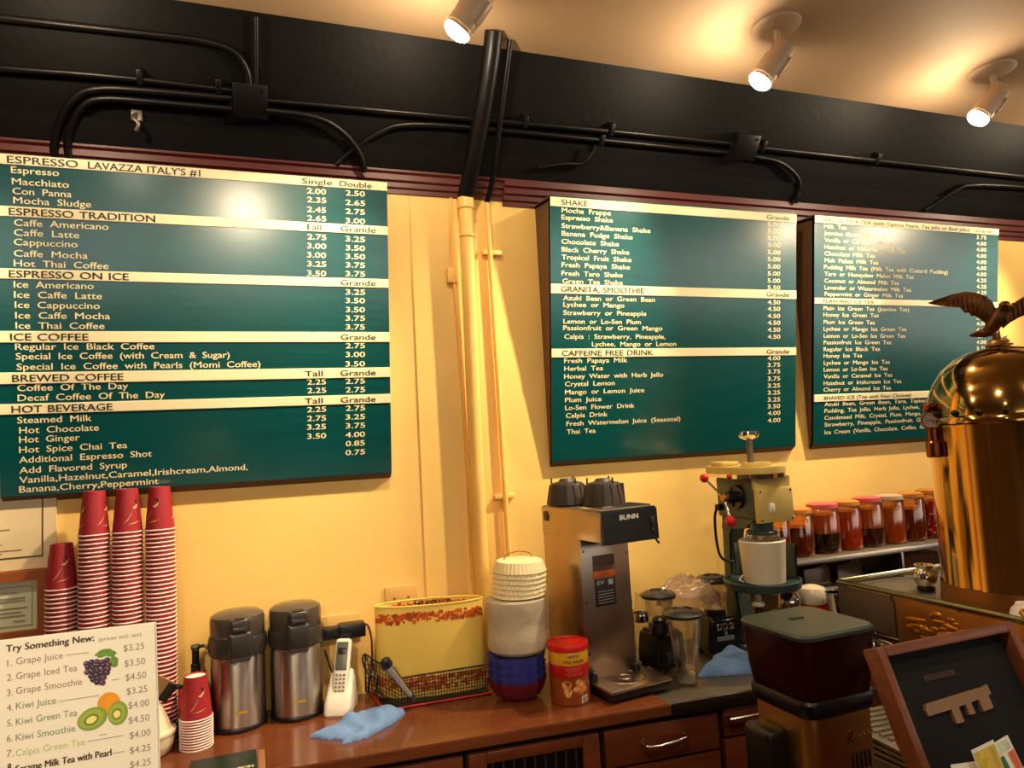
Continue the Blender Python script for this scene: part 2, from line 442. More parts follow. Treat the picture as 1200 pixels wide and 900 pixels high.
jbox('square black junction box above the gap between middle and right menu boards', 1.912, 2.872, .10, .095)
t = thing('wall_bracket', 'small pale metal bracket hanging on the black band above the left board', 'bracket', (-.32, 2.372, 2.745))
b = MB(); b.tube([(0, .0, .03), (-.012, -.02, .012), (.012, -.024, -.01), (.0, -.012, -.028)], .006, 8, 2); b.build('hook', M_steeld, t)
b = MB(); b.box(-.016, .0, .01, .016, .03, .045, .003); b.build('base_plate', M_steeld, t)
STRIPS = [(0, -0.011, 0.021), (0, 0.138, 0.167), (0, 0.314, 0.343), (0, 0.491, 0.524), (0, 0.609, 0.642), (0, 0.699, 0.729), (1, -0.002, 0.032), (1, 0.313, 0.348), (1, 0.55, 0.582), (2, -0.006, 0.024), (2, 0.34, 0.366), (2, 0.751, 0.782)]
LINES = [
 (0,'h','ESPRESSO',0.045,0.219,0.006),
 (0,'h',"LAVAZZA ITALY'S #1",0.245,0.545,0.006),
 (0,'h','Single',0.845,0.939,0.004),
 (0,'h','Double',0.963,1.066,0.007),
 (0,'h','ESPRESSO TRADITION',0.045,0.417,0.152),
 (0,'h','Tall',0.85,0.902,0.154),
 (0,'h','Grande',0.963,1.077,0.156),
 (0,'h','ESPRESSO ON ICE',0.04,0.342,0.328),
 (0,'h','Grande',0.96,1.074,0.33),
 (0,'h','ICE COFFEE',0.038,0.232,0.509),
 (0,'h','Grande',0.957,1.071,0.507),
 (0,'h','BREWED COFFEE',0.039,0.32,0.623),
 (0,'h','Tall',0.841,0.897,0.622),
 (0,'h','Grande',0.954,1.069,0.624),
 (0,'h','HOT BEVERAGE',0.035,0.289,0.713),
 (0,'h','Tall',0.839,0.895,0.714),
 (0,'h','Grande',0.953,1.067,0.713),
 (0,'i','Espresso',0.053,0.17,0.035),
 (0,'i','Macchiato',0.054,0.194,0.067),
 (0,'i','Con Panna',0.055,0.2,0.094),
 (0,'i','Mocha Sludge',0.056,0.249,0.12),
 (0,'i','Caffe Americano',0.056,0.292,0.183),
 (0,'i','Caffe Latte',0.055,0.216,0.211),
 (0,'i','Cappuccino',0.054,0.211,0.238),
 (0,'i','Caffe Mocha',0.053,0.236,0.27),
 (0,'i','Hot Thai Coffee',0.052,0.289,0.298),
 (0,'i','Ice Americano',0.05,0.249,0.358),
 (0,'i','Ice Caffe Latte',0.05,0.27,0.387),
 (0,'i','Ice Cappuccino',0.051,0.263,0.416),
 (0,'i','Ice Caffe Mocha',0.051,0.289,0.446),
 (0,'i','Ice Thai Coffee',0.051,0.274,0.475),
 (0,'i','Regular Ice Black Coffee',0.048,0.405,0.535),
 (0,'i','Special Ice Coffee (with Cream & Sugar)',0.049,0.616,0.563),
 (0,'i','Special Ice Coffee with Pearls (Momi Coffee)',0.05,0.706,0.593),
 (0,'i','Coffee Of The Day',0.05,0.331,0.653),
 (0,'i','Decaf Coffee Of The Day',0.05,0.43,0.682),
 (0,'i','Steamed Milk',0.047,0.233,0.746),
 (0,'i','Hot Chocolate',0.051,0.251,0.775),
 (0,'i','Hot Ginger',0.05,0.201,0.802),
 (0,'i','Hot Spice Chai Tea',0.049,0.324,0.831),
 (0,'i','Additional Espresso Shot',0.048,0.39,0.86),
 (0,'i','Add Flavored Syrup',0.048,0.322,0.89),
 (0,'i','Vanilla,Hazelnut,Caramel,Irishcream,Almond,',0.047,0.661,0.918),
 (0,'i','Banana,Cherry,Peppermint',0.046,0.406,0.945),
 (0,'i','2.00',0.86,0.919,0.037),
 (0,'i','2.35',0.86,0.919,0.065),
 (0,'i','2.45',0.859,0.918,0.096),
 (0,'i','2.65',0.859,0.918,0.124),
 (0,'i','2.75',0.858,0.917,0.184),
 (0,'i','3.00',0.857,0.916,0.213),
 (0,'i','3.00',0.856,0.915,0.242),
 (0,'i','3.25',0.856,0.915,0.271),
 (0,'i','3.50',0.855,0.914,0.301),
 (0,'i','2.25',0.848,0.907,0.652),
 (0,'i','2.25',0.848,0.907,0.681),
 (0,'i','2.25',0.846,0.906,0.743),
 (0,'i','2.75',0.846,0.905,0.772),
 (0,'i','3.25',0.845,0.904,0.8),
 (0,'i','3.50',0.845,0.904,0.83),
 (0,'i','2.50',0.982,1.044,0.035),
 (0,'i','2.65',0.981,1.044,0.066),
 (0,'i','2.75',0.981,1.043,0.095),
 (0,'i','3.00',0.98,1.043,0.125),
 (0,'i','3.25',0.979,1.042,0.185),
 (0,'i','3.50',0.979,1.041,0.214),
 (0,'i','3.50',0.978,1.041,0.242),
 (0,'i','3.75',0.978,1.04,0.27),
 (0,'i','3.75',0.977,1.04,0.299),
 (0,'i','3.25',0.976,1.039,0.359),
 (0,'i','3.50',0.975,1.038,0.387),
 (0,'i','3.50',0.975,1.037,0.417),
 (0,'i','3.75',0.974,1.037,0.445),
 (0,'i','3.75',0.974,1.036,0.474),
 (0,'i','2.75',0.973,1.035,0.536),
 (0,'i','3.00',0.972,1.035,0.565),
 (0,'i','3.50',0.971,1.034,0.596),
 (0,'i','2.75',0.97,1.033,0.652),
 (0,'i','2.75',0.97,1.033,0.682),
 (0,'i','2.75',0.969,1.032,0.743),
 (0,'i','3.25',0.968,1.031,0.772),
 (0,'i','3.75',0.968,1.031,0.801),
 (0,'i','4.00',0.967,1.03,0.831),
 (0,'i','0.85',0.967,1.029,0.86),
 (0,'i','0.75',0.966,1.029,0.89),
 (1,'h','SHAKE',0.044,0.149,0.015),
 (1,'h','Grande',0.961,1.075,0.013),
 (1,'h','GRANITA, SMOOTHIE',0.039,0.386,0.331),
 (1,'h','Grande',0.961,1.076,0.335),
 (1,'h','CAFFEINE FREE DRINK',0.041,0.425,0.566),
 (1,'h','Grande',0.962,1.077,0.562),
 (1,'i','Mocha Frappe',0.046,0.247,0.042),
 (1,'i','Espresso Shake',0.045,0.255,0.069),
 (1,'i','Strawberry&Banana Shake',0.045,0.417,0.1),
 (1,'i','Banana Fudge Shake',0.045,0.339,0.128),
 (1,'i','Chocolate Shake',0.044,0.28,0.157),
 (1,'i','Black Cherry Shake',0.044,0.324,0.186),
 (1,'i','Tropical Fruit Shake',0.044,0.333,0.214),
 (1,'i','Fresh Papaya Shake',0.044,0.327,0.242),
 (1,'i','Fresh Taro Shake',0.043,0.295,0.273),
 (1,'i','Green Tea Shake',0.047,0.295,0.302),
 (1,'i','Azuki Bean or Green Bean',0.049,0.435,0.363),
 (1,'i','Lychee or Mango',0.049,0.302,0.387),
 (1,'i','Strawberry or Pineapple',0.049,0.397,0.417),
 (1,'i','Lemon or Lo-Sen Plum',0.049,0.373,0.449),
 (1,'i','Passionfruit or Green Mango',0.048,0.468,0.473),
 (1,'i','Calpis : Strawberry, Pineapple,',0.052,0.481,0.505),
 (1,'i','Lychee, Mango or Lemon',0.165,0.53,0.533),
 (1,'i','Fresh Papaya Milk',0.051,0.314,0.594),
 (1,'i','Herbal Tea',0.051,0.21,0.623),
 (1,'i','Honey Water with Herb Jello',0.05,0.471,0.652),
 (1,'i','Crystal Lemon',0.053,0.259,0.68),
 (1,'i','Mango or Lemon Juice',0.053,0.387,0.71),
 (1,'i','Plum Juice',0.053,0.203,0.739),
 (1,'i','Lo-Sen Flower Drink',0.053,0.343,0.768),
 (1,'i','Calpis Drink',0.056,0.228,0.797),
 (1,'i','Fresh Watermelon Juice (Seasonal)',0.058,0.548,0.827),
 (1,'i','Thai Tea',0.059,0.177,0.857),
 (1,'i','5.00',0.968,1.031,0.041),
 (1,'i','5.00',0.968,1.032,0.07),
 (1,'i','5.00',0.968,1.032,0.1),
 (1,'i','5.00',0.969,1.032,0.128),
 (1,'i','5.00',0.969,1.032,0.158),
 (1,'i','5.00',0.969,1.032,0.186),
 (1,'i','5.00',0.969,1.032,0.216),
 (1,'i','5.00',0.969,1.032,0.245),
 (1,'i','5.00',0.969,1.032,0.274),
 (1,'i','5.50',0.969,1.032,0.304),
 (1,'i','4.50',0.969,1.032,0.363),
 (1,'i','4.50',0.969,1.032,0.39),
 (1,'i','4.50',0.969,1.032,0.419),
 (1,'i','4.50',0.969,1.033,0.447),
 (1,'i','4.50',0.969,1.033,0.476),
 (1,'i','4.50',0.969,1.033,0.505),
 (1,'i','4.00',0.969,1.033,0.591),
 (1,'i','3.75',0.969,1.033,0.621),
 (1,'i','3.75',0.97,1.033,0.649),
 (1,'i','3.75',0.97,1.033,0.678),
 (1,'i','3.25',0.97,1.033,0.707),
 (1,'i','3.25',0.97,1.033,0.736),
 (1,'i','3.25',0.97,1.033,0.765),
 (1,'i','3.50',0.97,1.033,0.793),
 (1,'i','4.00',0.97,1.034,0.821),
 (1,'i','4.00',0.97,1.034,0.851),
 (2,'h','SPECIAL MILK TEA (with Tapioca Pearls, Tea Jello or Basil Jello)',0.044,0.904,0.008),
 (2,'h','Grande',0.946,1.055,0.012),
 (2,'h','FLAVORED ICE TEA',0.045,0.326,0.354),
 (2,'h','SHAVED ICE (Top with Four Choices)',0.051,0.549,0.766),
 (2,'h','Grande',0.952,1.061,0.354),
 (2,'i','Milk Tea',0.051,0.173,0.037),
 (2,'i','Jasmine Green Milk Tea',0.051,0.39,0.065),
 (2,'i','Vanilla or Caramel Milk Tea',0.053,0.455,0.094),
 (2,'i','Hazelnut or Irishcream Milk Tea',0.053,0.512,0.123),
 (2,'i','Chocolate Milk Tea',0.054,0.332,0.151),
 (2,'i','Malt Flakes Milk Tea',0.054,0.353,0.18),
 (2,'i','Pudding Milk Tea (Milk Tea with Custard Pudding)',0.051,0.773,0.208),
 (2,'i','Taro or Honeydew Melon Milk Tea',0.054,0.563,0.237),
 (2,'i','Coconut or Almond Milk Tea',0.054,0.474,0.266),
 (2,'i','Lavender or Watermelon Milk Tea',0.054,0.548,0.295),
 (2,'i','Peppermint or Ginger Milk Tea',0.055,0.499,0.322),
 (2,'i','Plain Ice Green Tea (Jasmine Tea)',0.049,0.536,0.383),
 (2,'i','Honey Ice Green Tea',0.049,0.358,0.411),
 (2,'i','Plum Ice Green Tea',0.05,0.335,0.442),
 (2,'i','Lychee or Mango Ice Green Tea',0.05,0.522,0.471),
 (2,'i','Lemon or Lo-Sen Ice Green Tea',0.051,0.515,0.501),
 (2,'i','Passionfruit Ice Green Tea',0.051,0.433,0.529),
 (2,'i','Regular Ice Black Tea',0.051,0.367,0.558),
 (2,'i','Honey Ice Tea',0.051,0.264,0.586),
 (2,'i','Lychee or Mango Ice Tea',0.052,0.425,0.616),
 (2,'i','Lemon or Lo-Sen Ice Tea',0.052,0.412,0.645),
 (2,'i','Vanilla or Caramel Ice Tea',0.052,0.44,0.674),
 (2,'i','Hazelnut or Irishcream Ice Tea',0.052,0.494,0.703),
 (2,'i','Cherry or Almond Ice Tea',0.052,0.432,0.731),
 (2,'i','Azuki Bean, Green Bean, Taro, Tapioca Pearl,',0.057,0.752,0.791),
 (2,'i','Pudding, Tea Jello, Herb Jello, Lychee,',0.057,0.604,0.822),
 (2,'i','Condensed Milk, Crystal, Plum, Mango,',0.057,0.614,0.852),
 (2,'i','Strawberry, Pineapple, Passionfruit, Green Tea,',0.058,0.753,0.881),
 (2,'i','Ice Cream (Vanilla, Chocolate, Coffee, Green Tea)',0.058,0.764,0.914),
 (2,'i','3.75',0.954,1.019,0.039),
 (2,'i','4.00',0.955,1.019,0.068),
 (2,'i','4.00',0.955,1.02,0.096),
 (2,'i','4.00',0.956,1.02,0.125),
 (2,'i','4.00',0.956,1.021,0.154),
 (2,'i','4.00',0.957,1.021,0.182),
 (2,'i','4.00',0.957,1.022,0.211),
 (2,'i','4.25',0.958,1.022,0.24),
 (2,'i','4.25',0.958,1.023,0.269),
 (2,'i','4.25',0.959,1.023,0.297),
 (2,'i','4.25',0.959,1.024,0.325),
 (2,'i','3.75',0.96,1.025,0.386),
 (2,'i','3.75',0.96,1.025,0.415),
 (2,'i','4.00',0.961,1.026,0.443),
 (2,'i','4.00',0.961,1.026,0.472),
 (2,'i','4.00',0.962,1.027,0.501),
 (2,'i','4.00',0.962,1.027,0.53),
 (2,'i','3.75',0.963,1.028,0.559),
 (2,'i','3.75',0.963,1.028,0.588),
 (2,'i','4.00',0.964,1.029,0.617),
 (2,'i','4.00',0.964,1.029,0.646),
 (2,'i','4.00',0.965,1.03,0.676),
 (2,'i','4.00',0.965,1.03,0.705),
 (2,'i','4.00',0.966,1.031,0.734),
]
# ------------------------------------------------------------------ menu boards (lettered slats, tilted forward)
BH = math.hypot(.12, .958); TILT = math.asin(.12 / BH)
def menu_board(bi, x0, wid, label):
    t = thing('menu_board', label, 'menu board', (x0 * 1.009, 2.32, 2.588), rot=(TILT, 0, 0), group='green menu boards on the yellow wall')
    R = Matrix.Rotation(-TILT, 4, 'X')
    t.scale = (1.009, 1.009, 1.009)
    # slatted face
    b = MB(); pitch = .02865; pr = []
    v = -.008
    while v < BH - .004:
        e = min(v + pitch, BH)
        pr += [(.0, -v), (.0, -e + .0010), (.0005, -e + .0010), (.0005, -e)]
        v = e
    pr += [(.014, -BH), (.014, .008)]
    b.prism(pr, 0, wid, 'X'); b.build('slat_panel', M_green, t, smooth=False)
    # boxed sides that stand it off the wall, deep at the top
    def loc(Y, Z): q = R @ Vector((0, Y - 2.32, Z - 2.588)) / 1.009; return (q.y, q.z)
    q = [(.004, 0), loc(2.468, 2.602), loc(2.468, 1.605), (.004, -BH)]
    for xa in (0, wid - .012):
        b = MB(); b.prism(q, xa, xa + .012, 'X'); b.build('side_panel', M_side, t, smooth=False)
    b = MB(); b.prism([(.004, .009), loc(2.468, 2.604), loc(2.468, 2.592), (.004, -.010)], 0, wid, 'X'); b.build('top_panel', M_side, t, smooth=False)
    b = MB(); b.prism([(.004, -BH + .012), loc(2.468, 1.617), loc(2.468, 1.603), (.004, -BH - .002)], 0, wid, 'X'); b.build('bottom_panel', M_side, t, smooth=False)
    st = [s for s in STRIPS if s[0] == bi]
    edges = [s[1] for s in st] + [2.0]
    for k, (_, a, c) in enumerate(st):
        a = max(a, -.008)
        c = max(c, a + .022)
        b = MB(); b.box(.0, -.003, -c, wid, .004, -a, .0008, 1)
        so = b.build('header_strip', M_strip, t, smooth=False)
        nxt = edges[k + 1]
        mid = (a + c) / 2
        for (bj, kind, s, u0, u1, vv) in LINES:
            if bj != bi: continue
            if kind == 'h' and abs(vv - mid) < .03:
                big = u0 < .6
                h = MB(); text(h, s, u0, min(u1, wid - .012), -mid - .0005, (.0200 if big else .0175) if bi < 2 else .0150, .022 if big else .024, 1.2, y=-.0036)
                h.build('header_lettering' if big else 'size_lettering', M_letd, so, smooth=False)
            elif kind == 'i' and a < vv <= nxt:
                h = MB()
                if s[1:2] == '.' and len(s) == 4: text(h, s, u0, u1, -min(max(vv, c + .0115), nxt - .0105), .0170, .022, 1.0, y=-.0008)
                else: text(h, s, u0, u1, -min(max(vv, c + .0115), nxt - .0115), .0185 if bi == 0 else .0170, .013, 1.9, y=-.0008)
                h.build('price_lettering' if s[1:2] == '.' else 'item_lettering', M_letc, t, smooth=False)
    return t
menu_board(0, -.682, 1.118, 'green slatted menu board on the left, headed by espresso drinks, tilted forward')
menu_board(1, 1.028, 1.115, 'green slatted menu board in the middle, headed by shakes, tilted forward')
menu_board(2, 2.239, 1.10, 'green slatted menu board on the right, headed by milk tea, behind the bronze eagle')

# ------------------------------------------------------------------ ceiling spots
M_can = mat('beige_lamp_metal', (188, 162, 132), 0.42, noise=0.06, nscale=10)
M_bulb = mat('glowing_bulb', (255, 244, 226), 0.3, emit=40.0)
M_bulbn = mat('bulb_silver_neck', (196, 180, 150), 0.25, metal=0.8)
def track_light(label, x, y, d, watts, spill, aim=None, group='ceiling spotlights over the counter'):
    t = thing('ceiling_spotlight', label, 'spotlight', (x, y, 3.06), group=group)
    d = Vector(d).normalized()
    b = MB(); b.lathe([(0, 0), (.082, 0), (.080, -.008), (.060, -.016), (.022, -.020), (0, -.020)], 0, 0, 32)
    for a in (0.6, 0.6 + PI): b.rod((.055 * math.cos(a), .055 * math.sin(a), -.012), (.055 * math.cos(a), .055 * math.sin(a), -.022), .007, 10, bev=.002)
    b.build('ceiling_plate', M_can, t)
    piv = Vector((.008, 0, -.098))
    b = MB(); b.rod((0, 0, -.016), (.006, 0, -.088), .011, 14); b.sphere(piv + Vector((0, 0, .012)), .015); b.build('stem', M_can, t)
    Rm = Matrix.Translation(piv) @ d.to_track_quat('Z', 'Y').to_matrix().to_4x4()
    b = MB()
    b.lathe([(0, -.036), (.020, -.036), (.034, -.030), (.037, -.022), (.037, .02), (.041, .026), (.041, .094), (.037, .096), (.035, .086), (.0, .080)], 0, 0, 28)
    b.box(-.012, -.046, .0, .012, -.034, .07, .003)
    b.xf(Rm); b.build('lamp_can', M_can, t)
    b = MB(); b.lathe([(.030, .088), (.036, .098), (.039, .106)], 0, 0, 28); b.xf(Rm)
    bu = b.build('bulb_neck', M_bulbn, t)
    b = MB(); b.lathe([(.039, .106), (.040, .113), (.036, .122), (.024, .130), (0, .134)], 0, 0, 28); b.xf(Rm)
    b.build('bulb_lens', M_bulb, bu)
    P = Vector((x, y, 3.06)) + piv
    L = bpy.data.lights.new('spot_beam', 'SPOT'); L.energy = watts; L.color = LAMP_COL
    L.spot_size = math.radians(36 if x == -.75 else 34 if x in (-.05, 6.17, 7.18) else 68); L.spot_blend = 1.0; L.shadow_soft_size = .025
    o = bpy.data.objects.new('spot_beam', L); COL.objects.link(o)
    o.location = P + d * .150
    o.rotation_euler = (aim - o.location if aim else d).to_track_quat('-Z', 'Y').to_euler()
    if spill:
        L = bpy.data.lights.new('bulb_spill', 'POINT'); L.energy = spill; L.color = LAMP_COL; L.shadow_soft_size = .02
        o = bpy.data.objects.new('bulb_spill', L); COL.objects.link(o); o.location = P + d * .158
    return t
DIR = (-.52, .36, -.76)
track_light('beige ceiling spotlight nearest the left menu board, cut off by the top of the frame', .62, 1.81, DIR, TRACK_W, SPILL_W)
track_light('beige ceiling spotlight in the middle of the ceiling, left of the rightmost one', 1.69, 1.83, DIR, TRACK_W, SPILL_W)
track_light('beige ceiling spotlight farthest right, above the right menu board', 2.76, 1.855, DIR, TRACK_W, SPILL_W)
track_light('beige ceiling spotlight out of frame to the right', 3.83, 1.87, DIR, TRACK_W, SPILL_W)
track_light('beige ceiling spotlight out of frame to the left', -.45, 1.80, DIR, TRACK_W, SPILL_W)
for x, y, tg, wt, nm in ((-.05, -4.3, (.0, 2.3, 2.3), 6.0, 'the back of the room'), (6.17, -2.35, (2.0, 2.3, 2.3), 2.5, 'the right'), (7.18, -1.95, (2.7, 2.3, 2.3), 3.0, 'the far right'), (1.5, -.35, (1.0, 1.6, 1.0), 1.0, 'the middle, added as fill'), (.3, .45, (1.5, 1.5, 1.05), 1.6, 'the front, left of the grinder, added fill'), (-.75, -.75, (-.22, 1.0, 1.42), 8.0, 'the left, over the paper sign, added fill'), (2.7, -.2, (2.0, 1.7, 1.1), 1.0, 'the right of the middle, added fill')):  # lamps aimed at counter, grinder, sign and machine are added unseen fill
    track_light('beige ceiling spotlight over the customers at ' + nm, x, y, Vector(tg) - Vector((x, y, 2.9)), ROOM_W * wt, .8, group='ceiling spotlights over the customers')

# ------------------------------------------------------------------ framed papers on the wall, left
t = thing('certificate', 'cream certificate with black border taped under the left menu board', 'certificate', (-.79, 2.462, 1.50))
b = MB(); b.box(-.25, -.003, -.09, .236, .004, .125); b.build('sheet', mat('cream_paper', (224, 204, 160), .6, noise=.05), t, smooth=False)
b = MB()
for x0, z0, x1, z1 in ((-.2, -.056, .203, -.053), (.2, -.056, .203, .125)): b.box(x0, -.0042, z0, x1, -.002, z1)
b.build('border_line', M_ink, t, smooth=False)
M_grey = mat('grey_print', (150, 132, 104), .6, noise=.1, nscale=40)
b = MB()
for z, a, c in ((.085, -.1, .10), (.026, -.1, .12), (-.008, -.12, .07), (-.016, .04, .10), (-.034, -.1, .15), (-.042, -.1, .10)): b.box(a, -.004, z, c, -.002, z + .003)
b.build('printed_lines', M_grey, t, smooth=False)
b = MB(); b.rod((.028, -.0045, .05), (.028, -.001, .05), .011, 20); b.build('seal', M_ink, t)
t = thing('picture_frame', 'brown wooden frame holding a pale green certificate, below the cream one', 'picture frame', (-.73, 2.452, 1.31))
b = MB(); W_, H_ = .160, .098
for x0, z0, x1, z1 in ((-W_, H_ - .028, W_, H_), (-W_, -H_, W_, -H_ + .028), (-W_, -H_ + .028, -W_ + .028, H_ - .028), (W_ - .028, -H_ + .028, W_, H_ - .028)): b.box(x0, -.012, z0, x1, .016, z1)
b.build('frame', M_oak, t)
b = MB(); b.box(-W_ + .02, .002, -H_ + .02, W_ - .02, .012, H_ - .02); pg = b.build('certificate_sheet', mat('pale_green_paper', (206, 212, 176), .6, noise=.06, nscale=8), t, smooth=False)
b = MB()
for z, a, c in ((.052, -.11, .118), (-.058, -.11, .118)): b.box(a, .0005, z, c, .0025, z + .002)
b.box(.116, .0005, -.058, .118, .0025, .054)
for z, a, c in ((.036, -.10, .08), (.02, -.1, .1), (.012, -.1, .1), (-.008, -.1, .105), (-.02, -.1, .09), (-.03, -.06, .1), (-.045, .07, .1)): b.box(a, .0005, z, c, .0025, z + .0035)
b.build('printed_lines', M_grey, pg, smooth=False)
t = thing('notice_strip', 'yellow green paper strip pinned just under the wooden frame', 'notice', (-.73, 2.462, 1.185))
b = MB(); b.box(-.2, -.002, -.012, .165, .004, .014); b.build('sheet', mat('yellow_green_paper', (206, 186, 108), .6, noise=.1, nscale=14), t, smooth=False)
b = MB()
for x in (-.08, 0.0, .06, .11): b.sphere((x, -.004, .0), .004)
b.build('pin', M_ink, t)
# ------------------------------------------------------------------ wall counter: cabinets and tops
CA = math.atan2(.103, 1.31)
CF = Matrix.Translation((0, 1.997, 0)) @ Matrix.Rotation(-CA, 4, 'Z')      # x along the counter front, y into it
def cthing(name, label, cat, s0, group=None):
    p = CF @ Vector((s0, 0, 0))
    return thing(name, label, cat, p, -CA, group)
t = cthing('wooden_worktop', 'reddish brown wooden worktop of the wall counter with a thick front edge', 'worktop', 0)
CI = CF.inverted()
def top_poly(s0, s1, front, back=2.466):
    a, c = CF @ Vector((s0, front, 0)), CF @ Vector((s1, front, 0))
    return [tuple((CI @ Vector(p))[:2]) for p in ((a.x, a.y, 0), (c.x, c.y, 0), (c.x, back, 0), (a.x, back, 0))]
b = MB(); b.prism(top_poly(-1.45, 1.152, 0), .868, .90, 'Z')
bmesh.ops.bevel(b.bm, geom=b.bm.edges[:], offset=.003, segments=2, affect='EDGES')
o = b.build('top_board', M_top, t)
t = cthing('steel_worktop', 'dark steel worktop to the right of the wooden one, under the blender jar', 'worktop', 1.154)
b = MB(); b.prism([(x - 1.154, y) for x, y in top_poly(1.154, 1.93, .004)], .868, .896, 'Z'); b.build('top_sheet', M_steeld, t)
b = MB(); b.box(0, -.002, .864, .60, .0035, .902, .0015); b.build('front_edge', mat('dark_edge_steel', (62, 52, 44), .35, metal=.8), t)
b = MB(); b.rod((0, .000, .902), (.60, .000, .902), .003, 8); b.build('trim_bar', M_chrome, t)
def cab(label, s0, s1):
    t = cthing('cabinet_unit', label, 'cabinet', s0, 'cherry cabinets under the wall counter')
    w = s1 - s0; D = 2.455 - (CF @ Vector((s0, 0, 0))).y - .04
    b = MB(); b.box(.003, .045, .0, w - .003, D, .10); b.build('plinth', M_gap, t, smooth=False)
    b = MB(); b.box(.0, .040, .08, w, D, .862, .001, 1); b.build('body', M_gap, t, smooth=False)
    return t, w
t, w = cab('cherry wood cabinet farthest left under the wall counter, beside the glass door', -1.4, .527)
for i in range(3):
    b = MB(); x0 = .006 + i * w / 3; b.box(x0, .018, .105, x0 + w / 3 - .012, .042, .846, .003); b.build('door', M_wood, t)
t, w = cab('cherry wood cabinet with a framed dark glass door, left of the drawers', .531, .931)
d = MB()
for x0, z0, x1, z1 in ((.006, .105, .058, .846), (w - .058, .105, w - .006, .846), (.058, .815, w - .058, .846), (.058, .105, w - .058, .15)): d.box(x0, .018, z0, x1, .042, z1, .003)
dd = d.build('door', M_wood, t)
b = MB(); b.box(.05, .030, .14, w - .05, .034, .825); b.build('glass_pane', mat('dark_door_glass', (16, 14, 14), .08, spec=.7), dd, smooth=False)
M_fold = mat('dark_fold', (44, 34, 30), .5)
b = MB()
for i in range(9): b.rod((.075 + i * .031, .029, .15), (.075 + i * .031, .029, .815), .004, 8)
b.build('curtain_fold', M_fold, dd)
t, w = cab('cherry wood cabinet of drawers with a chrome bow handle, right of the glass door', .935, 1.320)
for z0, z1, nm in ((.742, .846, 1), (.62, .734, 0), (.40, .612, 0), (.105, .392, 0)):
    b = MB(); b.box(.006, .018, z0, w - .006, .042, z1, .003); dr = b.build('drawer', M_wood, t)
    zc = (z0 + z1) / 2 + .004
    b = MB(); b.tube([(.125, .018, zc - .002), (.125, -.008, zc - .002), (.150, -.016, zc - .004), (.195, -.019, zc), (.240, -.016, zc + .006), (.262, -.008, zc + .004), (.262, .018, zc + .004)], .0055, 10, 2); b.build('handle', M_chrome, dr)
t, w = cab('cherry wood cabinet farthest right of the wall counter, with a steel bar handle', 1.326, 1.75)
b = MB(); b.box(.006, .018, .77, w - .006, .042, .852, .003); dr = b.build('drawer', M_wood, t)
b = MB(); b.rod((.01, -.012, .832), (.30, -.012, .832), .006, 10); b.rod((.02, -.012, .832), (.02, .02, .832), .004, 8); b.rod((.29, -.012, .832), (.29, .02, .832), .004, 8); b.build('handle', M_chrome, dr)
for i in range(2):
    b = MB(); x0 = .006 + i * w / 2; b.box(x0, .018, .105, x0 + w / 2 - .010, .042, .762, .003); b.build('door', M_wood, t)

# ------------------------------------------------------------------ paper cups
CUPH, CR0, CR1, PITCH = .128, .0415, .0285, .0122
def cup_mesh():
    b = MB()
    b.lathe([(CR0 - .0012, .0022), (CR1, CUPH), (CR1 - .0016, CUPH), (CR1 - .003, CUPH - .004)], 0, 0, 28)
    b.mi = 1
    b.lathe([(CR1 - .003, CUPH - .004), (0, CUPH - .005)], 0, 0, 28)
    b.lathe([(CR0 - .0014, .0040), (CR0 - .0012, .0006), (CR0, 0), (CR0 + .0012, .0020), (CR0, .0041), (CR0 - .0012, .0040)], 0, 0, 28)
    o = b.build('paper_cup', [M_cupred, M_cupwh]); me = o.data
    bpy.data.objects.remove(o); return me
CUP = cup_mesh()
def cone_pt(a, z, lift=.0006):
    r = CR0 + (CR1 - CR0) * (z / CUPH) + lift
    return (r * math.cos(a), r * math.sin(a), z)
def swoosh(b, a0, z0, a1, z1, w, sag):
    n = 10; L = []; Rr = []
    for i in range(n + 1):
        k = i / n; a = a0 + (a1 - a0) * k; z = z0 + (z1 - z0) * k - sag * math.sin(PI * k)
        ww = w * math.sin(PI * min(max(k, .08), .92))
        L.append(b.bm.verts.new(cone_pt(a, z + ww))); Rr.append(b.bm.verts.new(cone_pt(a, z - ww)))
    f0 = len(b.bm.faces)
    for i in range(n): b.bm.faces.new((L[i], L[i + 1], Rr[i + 1], Rr[i]))
    b._new(f0)
def print_mesh():
    b = MB(); F = -PI / 2
    for k in range(3):
        a = F + k * 2.1
        swoosh(b, a - .60, .030, a + .05, .066, .0018, .006); swoosh(b, a - .30, .026, a + .55, .034, .0012, .002)
        swoosh(b, a + .02, .072, a + .60, .088, .0042, .006)
        b.mi = 1
        swoosh(b, a + .25, .094, a + .60, .078, .0040, -.004)
        b.mi = 0
    o = b.build('printed_logo', [M_gold, M_ink]); me = o.data; bpy.data.objects.remove(o); return me
PRINT = print_mesh()
def cup_stack(x, y, z0, n, lean, lab, labtop, group, rot=0.0, pitch=PITCH, sc=1.0):
    for i in range(n):
        o = link('paper_cup', CUP, None, (x + lean * i * pitch + random.uniform(-.0002, .0002), y, z0 + i * pitch), (0, 0, rot + (0 if i == n - 1 else random.uniform(0, 6))))
        tag(o, labtop if i == n - 1 else lab, 'paper cup', group)
        o.scale = (sc, sc, sc * (.86 if sc > 1 else 1))
        if i == n - 1: link('printed_logo', PRINT, o)
cup_stack(-.530, 2.41, .90, 38, 0.0, 'red paper cup nested in the short stack farthest left on the counter', 'topmost red paper cup of the short stack farthest left on the counter', 'upside-down cups in the short left stack', .2)
cup_stack(-.443, 2.388, .90, 50, .0, 'red paper cup nested in the tall stack second from the left', 'topmost red paper cup of the tall stack second from the left', 'upside-down cups in the tall stack second from left', 1.0)
